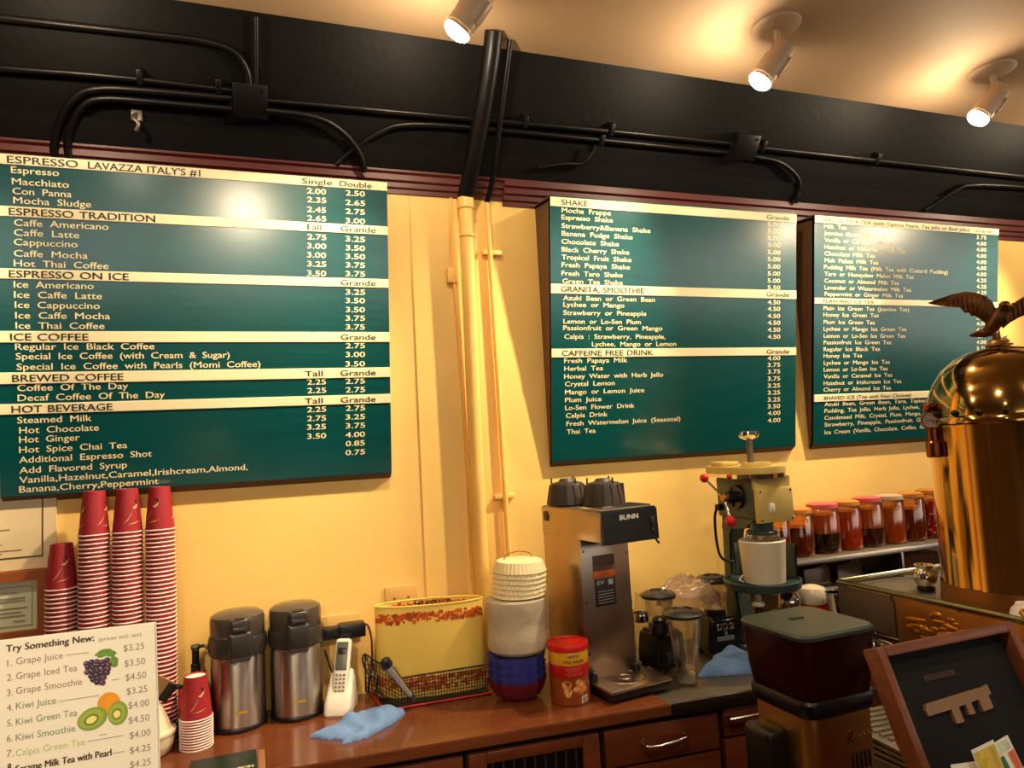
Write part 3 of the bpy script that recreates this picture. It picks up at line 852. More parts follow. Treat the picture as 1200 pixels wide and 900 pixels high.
cup_stack(-.3565, 2.388, .90, 50, .0, 'red paper cup nested in the tall stack third from the left', 'topmost red paper cup of the tall stack third from the left', 'upside-down cups in the tall stack third from left', .5)
cup_stack(-.270, 2.388, .90, 50, .0, 'red paper cup nested in the tall stack farthest right of the four', 'topmost red paper cup of the tall stack farthest right of the four', 'upside-down cups in the tall right stack', 1.6)
cup_stack(-.170, 2.262, .90, 12, 0.0, 'red paper cup nested in the small stack in front of the left vacuum pot', 'topmost red paper cup of the small front stack, its pale base facing up', 'upside-down cups in the small front stack', .2, .0072, 1.05)

# ------------------------------------------------------------------ things at the left end of the counter
t = thing('covered_bowl', 'cream lidded ceramic bowl half hidden behind the paper sign', 'bowl', (-.292, 2.262, .90))
b = MB(); b.lathe([(0, 0), (.05, 0), (.058, .006), (.066, .03), (.068, .056), (.064, .056), (.060, .03), (.05, .008), (0, .008)], 0, 0, 36); b.build('bowl', M_cream, t)
b = MB(); b.lathe([(.071, .055), (.071, .062), (.060, .068), (.036, .125), (.030, .130), (0, .130)], 0, 0, 36); b.build('lid', M_cream, t)
t = tag(MB().box(-.026, -.024, 0, .026, .024, .105, .006).build('napkin_box', M_red, None, loc=(-.196, 2.350, .94), rot=(0, 0, .2)), 'small bright red box behind the small stack of cups', 'box')
t = thing('box_stand', 'low dark block under the bright red box', 'block', (-.196, 2.350, .90), .2)
b = MB(); b.box(-.026, -.024, 0, .026, .024, .038, .003); b.box(-.022, -.020, .036, .022, .020, .040, .002); b.build('block_body', M_dgrey, t)
t = thing('cardboard_flap', 'brown cardboard piece held by a black clip against the tall stack', 'cardboard', (-.290, 2.318, 1.075), rot=(.25, .62, .1))
b = MB(); b.box(-.075, -.002, -.03, .055, .002, .03, .001); b.build('card', mat('brown_cardboard', (176, 132, 84), .75, noise=.08), t, smooth=False)
b = MB(); b.box(.040, -.008, -.030, .066, .008, .026, .003); b.tube([(.05, -.004, .02), (.07, -.008, .035), (.085, 0, .03), (.066, .006, .012)], .0035, 8, 1); b.build('clip', M_blackp, t)
t = thing('syrup_pump_bottle', 'dark pump bottle standing behind the small stack of cups', 'bottle', (-.180, 2.405, .90))
b = MB(); b.lathe([(0, 0), (.030, 0), (.032, .01), (.032, .13), (.014, .165), (.013, .18), (0, .18)], 0, 0, 24); b.build('bottle_body', mat('dark_bottle', (48, 30, 22), .2, noise=.1), t)
b = MB(); b.cyl(.010, .178, .232, 0, 0, 16, .002); b.cyl(.014, .178, .190, 0, 0, 16, .002); b.build('pump_stem', M_blackp, t)
b = MB(); b.rod((-.012, 0, .236), (.012, 0, .238), .009, 14, bev=.003); b.tube([(.008, 0, .238), (.028, -.006, .240), (.036, -.008, .230)], .005, 8, 1); b.build('nozzle', M_dgrey, t)
t = thing('green_placard', 'dark green placard with cream lettering lying at the counter edge, lower left', 'sign', (-.075, 2.055, .9005), .0)
b = MB(); b.box(-.10, -.06, 0, .062, .075, .012, .002); b.build('board', mat('dark_green_card', (30, 46, 38), .4, noise=.15), t)
b = MB(); b.box(.066, -.06, 0, .084, .07, .010, .002); b.build('edge_strip', mat('tan_card', (150, 106, 66), .6, noise=.1), t)
b = MB(); text(b, 'COUPON', -.02, .055, 0, .014, .02); b.xf(Matrix.Translation((0, -.035, .0126)) @ Matrix.Rotation(-PI / 2, 4, 'X')); b.build('lettering', M_letc, t, smooth=False)

# ------------------------------------------------------------------ vacuum pots
def airpot(label, x, y, rz):
    t = thing('vacuum_pot', label, 'thermos', (x, y, .90), rz, 'steel vacuum pots on the counter')
    b = MB(); b.lathe([(0, 0), (.074, 0), (.077, .004), (.077, .012), (.074, .016)], 0, 0, 40); b.build('base_ring', M_blackp, t)
    b = MB(); b.lathe([(.073, .014), (.0745, .020), (.0745, .205), (.0725, .218)], 0, 0, 48); b.build('steel_body', M_steel, t)
    b = MB(); b.lathe([(.073, .212), (.078, .216), (.080, .262), (.077, .268), (.07, .268)], 0, 0, 40); b.build('collar', M_dgrey, t)
    b = MB(); b.lathe([(.073, .266), (.0755, .270), (.0755, .316), (.073, .326), (.060, .334), (.03, .339), (0, .340)], 0, 0, 40)
    b.build('lid', mat('smoky_lid_plastic', (74, 66, 58), .16, noise=.1, nscale=10), t)
    # pouring spout and push lever, front
    b = MB(); b.box(-.033, -.098, .212, .033, -.05, .292, .012, 3); b.prism([(-.098, .212), (-.06, .196), (-.06, .216), (-.096, .232)], -.026, .026, 'X'); b.build('spout_housing', M_dgrey, t)
    b = MB(); b.box(-.027, -.094, .284, .027, -.03, .328, .010, 3); b.box(-.02, -.097, .286, .02, -.09, .306, .003); lv = b.build('push_lever', M_dgrey, t)
    b = MB(); b.box(-.014, -.0905, .3265, .014, -.055, .3300, .001); b.box(-.012, -.0985, .292, .012, -.0955, .298, .001); b.build('lever_mark', M_blackp, lv)
    # side lugs and carrying handle laid back
    b = MB()
    for sx in (-1, 1): b.box(sx * .074 - .006, -.014, .225, sx * .074 + .006, .014, .262, .003)
    b.tube([(-.0765, 0, .245), (-.074, .045, .255), (-.04, .080, .258), (.04, .080, .258), (.074, .045, .255), (.0765, 0, .245)], .004, 8, 2)
    b.build('handle', M_blackp, t)
    b = MB(); b.lathe([(.0752, .055), (.0752, .063)], 0, 0, 12, a0=-PI / 2 - .22, a1=-PI / 2 + .22); b.build('badge', mat('gold_badge', (206, 168, 60), .35, metal=.4), t)
    t.scale = (1.04, 1.04, 1.0)
    return t
airpot('brushed steel vacuum pot on the left, standing behind the small stack of red cups', -.060, 2.375, .10)
airpot('brushed steel vacuum pot on the right, standing beside the white phone', .109, 2.385, .05)

# ------------------------------------------------------------------ wall outlet, adapter, phone
t = thing('wall_outlet', 'cream wall outlet behind the vacuum pots with a black adapter plugged in', 'outlet', (.245, 2.468, 1.115))
b = MB(); b.box(-.06, -.006, -.045, .075, .002, .05, .003); b.build('cover_plate', mat('aged_cream_plastic', (214, 172, 96), .4, noise=.05), t)
t = thing('power_adapter', 'black power adapter plugged into the wall above the white phone', 'adapter', (.245, 2.44, 1.118))
b = MB(); b.box(-.050, -.02, -.020, .002, .022, .016, .004); b.build('plug', M_blackp, t)
b = MB(); b.box(.0, -.03, -.022, .085, .024, .022, .005); bo = b.build('adapter_body', M_blackp, t)
b = MB(); b.tube([(.085, -.005, .012), (.095, -.01, .010), (.104, -.02, -.03), (.102, -.03, -.09), (.10, -.03, -.125), (.097, -.025, -.14), (.092, -.02, -.16), (.088, -.012, -.205)], .0032, 8, 2); b.build('cord', M_blackp, t)
t = thing('wall_outlet', 'plain cream double wall plate behind the yellow flowered canister', 'outlet', (.46, 2.468, 1.195))
b = MB(); b.box(-.055, -.006, -.04, .055, .002, .04, .003); b.build('cover_plate', mat('aged_cream_plastic', (214, 172, 96), .4), t)
b = MB()
for sx in (-.024, .024):
    b.rod((sx, -.008, 0), (sx, -.004, 0), .004, 10)
b.build('screw', M_steeld, t)

t = thing('cordless_phone', 'white cordless phone standing in its charging base on the counter', 'telephone', (.236, 2.345, .90), -.35)
b = loft(MB(), [(.040, .056, .016, 0, 0), (.043, .059, .018, .006, 0), (.042, .056, .018, .030, .002), (.040, .044, .016, .055, .014), (.037, .028, .014, .085, .030), (.034, .020, .012, .105, .036), (.028, .014, .010, .112, .038)])
b.build('charging_base', M_white, t)
b = MB(); b.rod((-.034, .040, .10), (-.060, .050, .175), .0028, 8); b.build('antenna', M_blackp, t)
HM = Matrix.Translation((.0, -.012, .045)) @ Matrix.Rotation(-.42, 4, 'X') @ Matrix.Rotation(.02, 4, 'Y')
b = MB(); b.box(-.025, -.016, 0, .025, .012, .172, .011, 3); b.xf(HM); hs = b.build('handset', M_white, t)
b = MB(); b.box(-.018, -.0185, .075, .018, -.013, .160, .006, 3); b.xf(HM); b.build('key_panel', mat('grey_key_panel', (86, 88, 80), .35, noise=.08), hs)
b = MB(); b.box(-.013, -.0195, .122, .013, -.017, .142, .002); b.cyl(.010, 0, .003, 0, 0, 16, .001)
b.xf(Matrix.Identity(4)); b.xf(HM); b.build('display', M_blackp, hs)
b = MB()
for r in range(5):
    for c in range(3): b.box(-.0145 + c * .0115, -.0185, .012 + r * .0115, -.0065 + c * .0115, -.0145, .0185 + r * .0115, .0015)
b.xf(HM); b.build('keypad', mat('grey_keys', (126, 118, 104), .4), hs)

# ------------------------------------------------------------------ cloths
def cloth(label, outline, loc, rz, h, seed, tuck=()):
    rnd = random.Random(seed)
    b = MB(); n = 34
    xs = [p[0] for p in outline]; ys = [p[1] for p in outline]
    x0, x1, y0, y1 = min(xs), max(xs), min(ys), max(ys)
    def inside(x, y):
        c = False
        for i in range(len(outline)):
            (xa, ya), (xb, yb) = outline[i], outline[i - 1]
            if (ya > y) != (yb > y) and x < (xb - xa) * (y - ya) / (yb - ya) + xa: c = not c
        return c
    def edge(x, y):
        d = 9
        for i in range(len(outline)):
            p, q = Vector(outline[i]), Vector(outline[i - 1]); v = q - p
            k = max(0, min(1, (Vector((x, y)) - p).dot(v) / v.length_squared)); d = min(d, (Vector((x, y)) - p - v * k).length)
        return d
    ph = [rnd.uniform(0, 6) for _ in range(6)]
    G = {}
    for i in range(n + 1):
        for j in range(n + 1):
            x = x0 + (x1 - x0) * i / n; y = y0 + (y1 - y0) * j / n
            if not inside(x, y): continue
            d = edge(x, y)
            z = h * min(1, d / .035) ** .6 * (.75 + .35 * math.sin(38 * x + 22 * y + ph[0]) * math.sin(24 * x - 40 * y + ph[1]) + .18 * math.sin(90 * x + 50 * y + ph[2])) + .004
            for (tx, ty, tr, td) in tuck:
                z -= td * math.exp(-((x - tx) ** 2 + (y - ty) ** 2) / tr ** 2)
            G[i, j] = b.bm.verts.new((x + .002 * math.sin(ph[3] + 60 * y), y + .002 * math.sin(ph[4] + 60 * x), max(.003, z)))
    for (i, j) in G:
        if all(k in G for k in ((i + 1, j), (i + 1, j + 1), (i, j + 1))): b.bm.faces.new((G[i, j], G[i + 1, j], G[i + 1, j + 1], G[i, j + 1]))
    for v in [v for v in b.bm.verts if not v.link_faces]: b.bm.verts.remove(v)
    # hem folded to the table
    be = [e for e in b.bm.edges if len(e.link_faces) == 1]
    r = bmesh.ops.extrude_edge_only(b.bm, edges=be)
    for v in r['geom']:
        if isinstance(v, bmesh.types.BMVert): v.co.z = .0005
    for _ in range(2): bmesh.ops.smooth_vert(b.bm, verts=[v for v in b.bm.verts if v.co.z > .001], factor=.5, use_axis_x=True, use_axis_y=True, use_axis_z=True)
    return tag(b.build('cleaning_cloth', M_blue, None, True, 80, loc, (0, 0, rz)), label, 'cloth', 'blue cleaning cloths on the counter')
cloth('folded light blue cloth lying in front of the white phone', [(-.145, .008), (-.06, .045), (.035, .12), (.06, .12), (.10, .095), (.15, .085), (.155, .05), (.10, -.015), (.05, -.055), (.0, -.085), (-.07, -.095), (-.055, -.06), (-.10, -.035)], (.266, 2.166, .90), .02, .034, 3, [(-.04, -.05, .03, .02), (-.02, -.03, .02, .014)])
cloth('crumpled light blue cloth on the steel worktop behind the glass hopper', [(-.11, .0), (-.02, .06), (.06, .11), (.18, .10), (.17, -.05), (.10, -.10), (.0, -.05)], (1.462, 2.085, .8965), .1, .045, 9)
# ------------------------------------------------------------------ wire basket with the flowered canister
t = thing('wire_basket', 'black wire mesh basket on a red-edged tray holding the yellow flowered canister', 'basket', (.335, 2.262, .90), -.03)
b = MB(); b.box(.02, .0, 0, .365, .205, .006, .002); b.build('tray', M_blackp, t)
b = MB(); b.rod((.02, -.002, .006), (.365, -.002, .006), .003, 8); b.rod((.02, -.002, .006), (.0, .20, .006), .003, 8); b.build('tray_rim', M_redt, t)
b = MB()
fx0, fx1, hz = .075, .345, .095
n = 30
for i in range(n + 1):
    x = fx0 + (fx1 - fx0) * i / n; b.rod((x, .004, .007), (x, -.003, hz), .0012, 5)
for j in range(9):
    z = .012 + (hz - .012) * j / 8; k = (z - .007) / (hz - .007); b.rod((fx0, .004 - .007 * k, z), (fx1, .004 - .007 * k, z), .0012, 5)
# side flaring out to the left and its mesh
A, B_, C_, D_ = Vector((fx0, .004, .007)), Vector((fx0, -.003, hz)), Vector((-.02, .10, .155)), Vector((-.012, .19, .01))
for i in range(13):
    k = i / 12; b.rod(A.lerp(D_, k), B_.lerp(C_, k), .0012, 5)
for j in range(9):
    k = j / 8; b.rod(A.lerp(B_, k), D_.lerp(C_, k), .0012, 5)
b.build('wire_mesh', M_blackp, t)
b = MB(); b.tube([B_, (fx1, -.003, hz)], .0028, 8); b.tube([B_, C_, D_], .0028, 8); b.tube([A, (fx1, .004, .007)], .0022, 8)
b.tube([C_, (-.01, .075, .12), (.015, .04, .10), (.0, .06, .06), (.03, .04, .03), (.02, .08, .04)], .003, 8, 2); b.tube([C_, (-.03, .11, .14), (-.02, .10, .10), (.02, .07, .07), (.0, .09, .03)], .003, 8, 2)
b.build('rim_wire', M_blackp, t)

CX, CY, CAx, CBy, CHt = .532, 2.368, .178, .056, .285
t = thing('oval_canister', 'pale yellow oval canister with orange flower borders standing in the wire basket', 'canister', (CX, CY - .008, .907), -.20)
M_can_y = mat('pale_yellow_enamel', (244, 210, 102), .35, noise=.04, nscale=6)
b = MB(); b.lathe([(0, 0), (.97, 0), (1, .006), (1, CHt - .004), (.995, CHt), (.985, CHt), (.98, CHt - .006), (.975, .012), (0, .012)], 0, 0, 64, CAx, CBy); b.build('canister_wall', M_can_y, t)
b = MB()
for zz in (CHt,):
    b.tube([(CAx * math.cos(a) * .99, CBy * math.sin(a) * .985, zz) for a in [2 * PI * i / 64 for i in range(64)]], .003, 8, closed=True)
b.build('rolled_rim', M_can_y, t)
rnd = random.Random(4)
M_flow = mat('orange_flower_print', (216, 92, 26), .5, noise=.15, nscale=60); M_flow2 = mat('rust_flower_print', (158, 70, 24), .5, noise=.15, nscale=60)
def can_pt(x, z, s=1.004):
    x = max(-.995, min(.995, x / CAx)); return (x * CAx * s, -CBy * math.sqrt(1 - x * x) * s - .0004, z)
def petal(b, x, z, r, a, wd, inner=False):
    pts = []
    for k in range(8):
        q = 2 * PI * k / 8; px, pz = r * .55 + r * .5 * math.cos(q), wd * math.sin(q)
        X, Z = x + px * math.cos(a) - pz * math.sin(a), z + px * math.sin(a) + pz * math.cos(a)
        p = can_pt(X, Z); pts.append((p[0] * .975, -p[1] * .965, Z) if inner else p)
    b.poly(pts)
def flowers(b, z0, z1, n, inner=False):
    for i in range(n):
        x = -CAx * .97 + 2 * CAx * .97 * (i + rnd.random()) / n; z = rnd.uniform(z0, z1); b.mi = rnd.choice((0, 0, 1))
        big = rnd.random() < .4; r = rnd.uniform(.007, .0095) if big else rnd.uniform(.0035, .0055); a0 = rnd.uniform(0, 6)
        for k in range(5): petal(b, x, z, r, a0 + k * 2 * PI / 5, r * .36, inner)
b = MB(); flowers(b, .234, .262, 150); b.build('upper_flower_border', [M_flow, M_flow2], t, smooth=False)
b = MB(); flowers(b, .022, .064, 150); b.build('lower_flower_border', [M_flow, M_flow2], t, smooth=False)
b = MB(); flowers(b, .262, .274, 60, True); b.build('inner_flower_border', [M_flow, M_flow2], t, smooth=False)
b = MB(); text(b, 'Green m', -.052, .075, .276, .016, .035, wrap=lambda x, z: (lambda p: (p[0] * .96, -p[1] * .955, z))(can_pt(x, z))); b.build('inside_lettering', M_ink, t, smooth=False)

t = thing('milk_frother', 'steel hand frother with a black head leaning in the wire basket', 'frother', (.362, 2.243, 1.05))
a_, c_ = Vector((-.006, .0, .012)), Vector((.082, -.006, -.118))
b = MB(); b.rod(a_.lerp(c_, .16), c_, .0140, 16, r2=.008, bev=.004); b.build('barrel', M_steel, t)
b = MB(); b.rod(a_, a_.lerp(c_, .20), .0185, 18, r2=.017, bev=.006); b.build('head', M_blackp, t)
b = MB(); b.rod(a_.lerp(c_, .9), c_ + (c_ - a_) * .03, .0095, 14); b.build('end_cap', M_dgrey, t)

# ------------------------------------------------------------------ blue bowls, bagged cups, filters
M_bluep = mat('translucent_blue_plastic', (92, 98, 206), .14, trans=.5, ior=1.2, noise=.1, nscale=20, alpha=.72)
M_bluer = mat('translucent_wine_plastic', (140, 44, 60), .16, trans=.5, ior=1.2, alpha=.85)
for i in range(4):
    t = thing('plastic_bowl', ['lowest of the nested fluted plastic bowls, wine red at its foot', 'second fluted blue plastic bowl from the bottom of the nest', 'third fluted blue plastic bowl from the bottom of the nest', 'topmost fluted blue plastic bowl of the nest, under the bagged cups'][i], 'bowl', (.768, 2.19, .90 + i * .022), .2, 'nested plastic bowls')
    b = MB(); b.lathe([(.05, .008), (.07, .014), (.084, .04), (.092, .064 if i < 3 else .074), (.0895, .064 if i < 3 else .074), (.081, .04), (.067, .016), (0, .010)], 0, 0, 72, lobes=14, amp=.042)
    b.build('bowl_wall', M_bluer if i == 0 else M_bluep, t)
    b = MB(); b.lathe([(0, 0), (.052, 0), (.054, .006), (.048, .010), (0, .010)], 0, 0, 48); b.build('foot', M_bluer if i == 0 else M_bluep, t)
t = thing('bagged_cup_stack', 'stack of cups in a cloudy white plastic bag on top of the blue bowls', 'bag', (.778, 2.195, 1.042))
def lumpy(b, prof, seed, seg=64, amp=.03):
    r_ = random.Random(seed); ph = [r_.uniform(0, 6) for _ in range(8)]; v0 = b.nv()
    b.lathe(prof, 0, 0, seg); b.bm.verts.ensure_lookup_table()
    for v in b.bm.verts[v0:]:
        a = math.atan2(v.co.y, v.co.x); z = v.co.z
        k = 1 + amp * (math.sin(3 * a + ph[0] + 20 * z) * .6 + math.sin(7 * a + ph[1] - 34 * z) * .35 + math.sin(13 * a + ph[2] + 60 * z) * .25 + math.sin(5 * a + 90 * z + ph[3]) * .3)
        v.co.x *= k; v.co.y *= k
M_bag = mat('cloudy_plastic_bag', (232, 216, 186), .25, trans=.30, alpha=.80, ior=1.15, noise=.1, nscale=16, bump=.4, bscale=26)
b = MB()
lumpy(b, [(0, .0)] + [(.086, .002)] + [(.0965 + .002 * math.sin(9 * k), .012 + .150 * k) for k in [i / 16 for i in range(17)]] + [(.088, .166), (.05, .170), (0, .170)], 3, amp=.009); bg = b.build('plastic_bag', M_bag, t)
b = MB()
for i in range(11): b.lathe([(.080, .012 + i * .013), (.083, .014 + i * .013), (.083, .020 + i * .013), (.079, .022 + i * .013)], 0, 0, 40)
b.lathe([(0, .006), (.074, .008), (.079, .160), (0, .160)], 0, 0, 40)
b.build('cups_inside', mat('white_cup_plastic', (226, 208, 172), .4, noise=.03), t)
b = MB()
for i in range(7):
    pass
b.bm.free()
b = MB(); W8 = [[(.088 + .012 * i + .004 * math.sin(3 * j + i), -.02 + .012 * j + .006 * math.sin(2 * i), .10 - .028 * j * (.5 + i * .2) + .012 * i) for i in range(4)] for j in range(4)]
vv = [[b.bm.verts.new(p) for p in r_] for r_ in W8]
for j in range(3):
    for i in range(3): b.bm.faces.new((vv[j][i], vv[j][i + 1], vv[j + 1][i + 1], vv[j + 1][i]))
bmesh.ops.solidify(b.bm, geom=b.bm.faces[:], thickness=.0012)
b.build('bag_tail', clear('thin_clear_bag', (250, 240, 225), .10, .25, (225, 205, 175), .2), t)
M_filt = mat('cream_filter_paper', (240, 222, 172), .75, noise=.04, nscale=30)
for i in range(6):
    t = tag(MB().lathe([(0, .034), (.070, .034), (.074, .032), (.087, .0), (.0862, -.0003), (.0725, .0312), (0, .0330)], 0, 0, 120, lobes=40, amp=.014).build('coffee_filter', M_filt, None, loc=(.790 + .0012 * i, 2.195, 1.217 + i * .0145), rot=(.03 + .01 * math.sin(i), -.02, i * .4)),
            'topmost fluted cream paper coffee filter of the stack, upside down' if i == 5 else 'fluted cream paper coffee filter inside the upside-down stack on the bagged cups', 'coffee filter', 'stacked paper coffee filters')
t = tag(MB().tube([(-.05, 0, 0), (-.042, .0, .018), (0, 0, .026), (.042, 0, .018), (.05, 0, 0)], .0016, 6, 2).build('wire_loop', M_brassd, None, loc=(.80, 2.215, 1.322)), 'thin wire loop arching over the top of the paper filters', 'wire')

# ------------------------------------------------------------------ coffee can
t = thing('coffee_can', 'coffee can with a bright red lid, yellow and red label, in front of the brewer', 'can', (.902, 2.086, .90))
M_canb = mat('brown_can_label', (140, 66, 22), .35, noise=.25, nscale=18)
b = MB(); b.lathe([(0, 0), (.058, 0), (.0605, .003), (.0605, .160), (0, .160)], 0, 0, 48); b.build('can_body', M_canb, t)
b = MB(); b.lathe([(.0610, .118), (.0612, .119), (.0612, .160), (.0605, .161)], 0, 0, 48); yb = b.build('yellow_band', mat('yellow_can_label', (216, 158, 34), .35, noise=.06), t)
b = MB(); b.lathe([(.0613, .084), (.0615, .085), (.0615, .119), (.0610, .120)], 0, 0, 48); rb = b.build('red_band', mat('red_can_label', (176, 20, 18), .35, noise=.06), t)
def on_can(x, z, r=.0619): a = -PI / 2 - .15 + x / r; return (r * math.cos(a), r * math.sin(a), z)
b = MB(); text(b, 'NESTLE', -.018, .018, .146, .006, .03, wrap=on_can); text(b, 'TOLL HOUSE', -.034, .034, .130, .007, .03, wrap=on_can); b.build('lettering', M_ink, yb, smooth=False)
b = MB()
for z, a, c in ((.110, -.028, .028), (.104, -.022, .020), (.096, -.028, .030), (.091, -.024, .024)): 
    text(b, 'semi sweet chips', a, c, z, .0032, .03, wrap=on_can)
b.build('lettering', mat('pink_lettering', (226, 120, 100), .5), rb, smooth=False)
b = MB()
for x, z, r in ((-.026, .060, .015), (-.022, .040, .013), (.014, .066, .012), (.004, .048, .010), (.026, .060, .012), (.020, .044, .012), (.034, .046, .009)):
    b.poly([on_can(x + r * math.cos(q) * (1 + .2 * math.sin(3 * q)), z + r * math.sin(q), .0612) for q in [2 * PI * k / 14 for k in range(14)]])
b.build('picture_print', mat('biscuit_print', (206, 116, 40), .5, noise=.4, nscale=70, col2=(240, 176, 100)), t, smooth=False)
b = MB(); b.poly([on_can(x, z, .0615) for x, z in ((.020, .006), (.043, .008), (.043, .028), (.020, .026))]); bc = b.build('barcode_label', M_paper, t, smooth=False)
b = MB()
for i in range(7):
    x = .0225 + i * .0028; b.poly([on_can(p, z, .0619) for p, z in ((x, .009), (x + .0013, .009), (x + .0013, .025), (x, .025))])
b.build('barcode_bars', M_ink, bc, smooth=False)
b = MB(); b.lathe([(.0615, .158), (.0640, .159), (.0648, .174), (.0625, .178), (.058, .178), (.056, .174), (0, .174)], 0, 0, 48); b.build('lid', M_red, t)

# ------------------------------------------------------------------ coffee brewer
t = thing('coffee_brewer', 'tall stainless steel coffee brewer with a black front panel on the counter', 'coffee brewer', (1.106, 1.995, .90), .13)
M_bst = mat('brewer_steel', (176, 158, 140), .30, metal=1.0, bump=.04, bscale=150, stretch=(10, 10, .5))
b = MB(); b.box(-.118, .0, .008, .110, .36, .032, .004); b.build('base', M_blackp, t)
b = MB(); b.box(-.120, -.004, .030, .112, .36, .040, .003); pl_ = b.build('base_plate', M_bst, t)
b = MB(); b.lathe([(0, .0405), (.062, .0405), (.064, .0425), (.066, .0405)], -.005, .085, 36); b.lathe([(0, .041), (.02, .041), (.022, .0425), (.024, .0408)], -.005, .085, 24); b.build('plate_ring', M_bst, pl_)
b = MB(); b.box(-.118, .125, .038, .072, .36, .482, .004); b.build('column', M_bst, t)
b = MB(); b.box(-.119, .0, .478, .096, .362, .574, .004); hd = b.build('brew_head', M_bst, t)
b = MB(); b.prism([(-.010, .474), (.006, .470), (.006, .572), (-.006, .570)], -.117, .095, 'X'); b.box(-.117, -.002, .566, .095, .03, .576, .002); b.build('front_panel', M_blackp, t)
b = MB(); text(b, 'BUNN', -.052, .018, .552, .015, .05, y=-.0095); b.build('lettering', M_white, t, smooth=False)
b = MB(); b.box(.066, -.0125, .515, .082, -.006, .545, .002); b.box(.068, -.0125, .495, .080, -.006, .509, .002); b.build('switch', M_dgrey, t)
b = MB(); b.rod((.085, -.004, .474), (.092, -.012, .458), .004, 8); b.build('spray_tip', M_blackp, t)
b = MB()
for i in range(6): b.rod((-.10 + .0 * i, .03 + i * .018, .5785), (.088, .03 + i * .018, .5785), .0028, 8)
for x in (-.10, .088): b.rod((x, .02, .5785), (x, .13, .5785), .0032, 8)
b.build('top_rack', M_chrome, t)
b = MB(); b.box(-.115, .012, .573, .092, .352, .5765, .001); b.build('top_sheet', M_steeld, t)
b = MB(); b.box(-.074, .1225, .372, .010, .1255, .422, .001); b.build('grey_label', mat('grey_brown_label', (120, 92, 76), .5, noise=.2, nscale=60), t)
b = MB(); b.box(-.074, .122, .350, .010, .1255, .372, .001); b.build('orange_label', mat('orange_label', (206, 96, 34), .5, noise=.1), t)
b = MB(); b.box(-.070, .122, .260, .008, .1255, .348, .001); bl = b.build('black_label', mat('black_label', (34, 30, 32), .4), t)
b = MB(); text(b, 'EV', -.063, -.036, .335, .013, .04, y=.1215)
for i in range(5): b.box(-.062, .1212, .270 + i * .009, .000, .1222, .2715 + i * .009)
b.box(-.02, .1212, .326, -.002, .1222, .343)
b.build('label_print', mat('pale_label_print', (170, 170, 166), .5), bl, smooth=False)
b = MB()
for x, z in ((-.108, .44), (-.108, .12), (.062, .42), (.062, .16), (-.108, .28)): b.rod((x, .1215, z), (x, .127, z), .0035, 10)
b.build('screw', M_chrome, t)
b = MB()
for x in (-.107, .060): b.cyl(.012, .04, .068, x, .112, 14, .004); b.box(x - .012, .10, .040, x + .012, .128, .060, .004)
b.build('guide_stop', M_blackp, t)
b = MB(); b.cyl(.0135, 0, .004, 0, 0, 16); b.xf(Matrix.Translation((-.1185, .33, .545)) @ Matrix.Rotation(-PI / 2, 4, 'Y')); b.box(-.1215, .316, .525, -.1185, .345, .545, .001); b.build('side_plug', M_dgrey, t)
# two black funnels upside down on its top, and a black stick
M_fun = mat('black_funnel_plastic', (46, 36, 28), .5, noise=.15, nscale=20)
for i, (x, y) in enumerate(((1.010, 2.262), (1.082, 2.13))):
    t = thing('brew_funnel', ['black ribbed brew funnel upside down at the rear on top of the coffee brewer', 'black ribbed brew funnel upside down at the front on top of the coffee brewer'][i], 'funnel', (x, y, 1.479), .2, 'black funnels on top of the brewer')
    b = MB(); b.lathe([(.068, 0), (.072, .003), (.070, .010), (.060, .060), (.053, .074), (.03, .078), (.022, .088), (0, .088)], 0, 0, 48); b.build('funnel_body', M_fun, t)
    b = MB()
    for k in range(14):
        a = 2 * PI * k / 14; b.rod((.070 * math.cos(a), .070 * math.sin(a), .006), (.058 * math.cos(a), .058 * math.sin(a), .068), .0032, 6)
    b.build('rib', M_fun, t)
    b = MB()
    for k in range(3):
        a = 2 * PI * k / 3 + .5; b.rod((.052 * math.cos(a), .052 * math.sin(a), .070), (.052 * math.cos(a), .052 * math.sin(a), .092), .003, 8)
    b.build('peg', M_fun, t)
t = tag(MB().prism([(-.012, 0), (.013, 0), (.010, .066), (-.010, .066)], -.008, .008, 'Y').build('funnel_handle', M_fun, None, loc=(1.172, 2.18, 1.4775)), 'short black upright handle standing beside the front funnel on the brewer', 'handle')

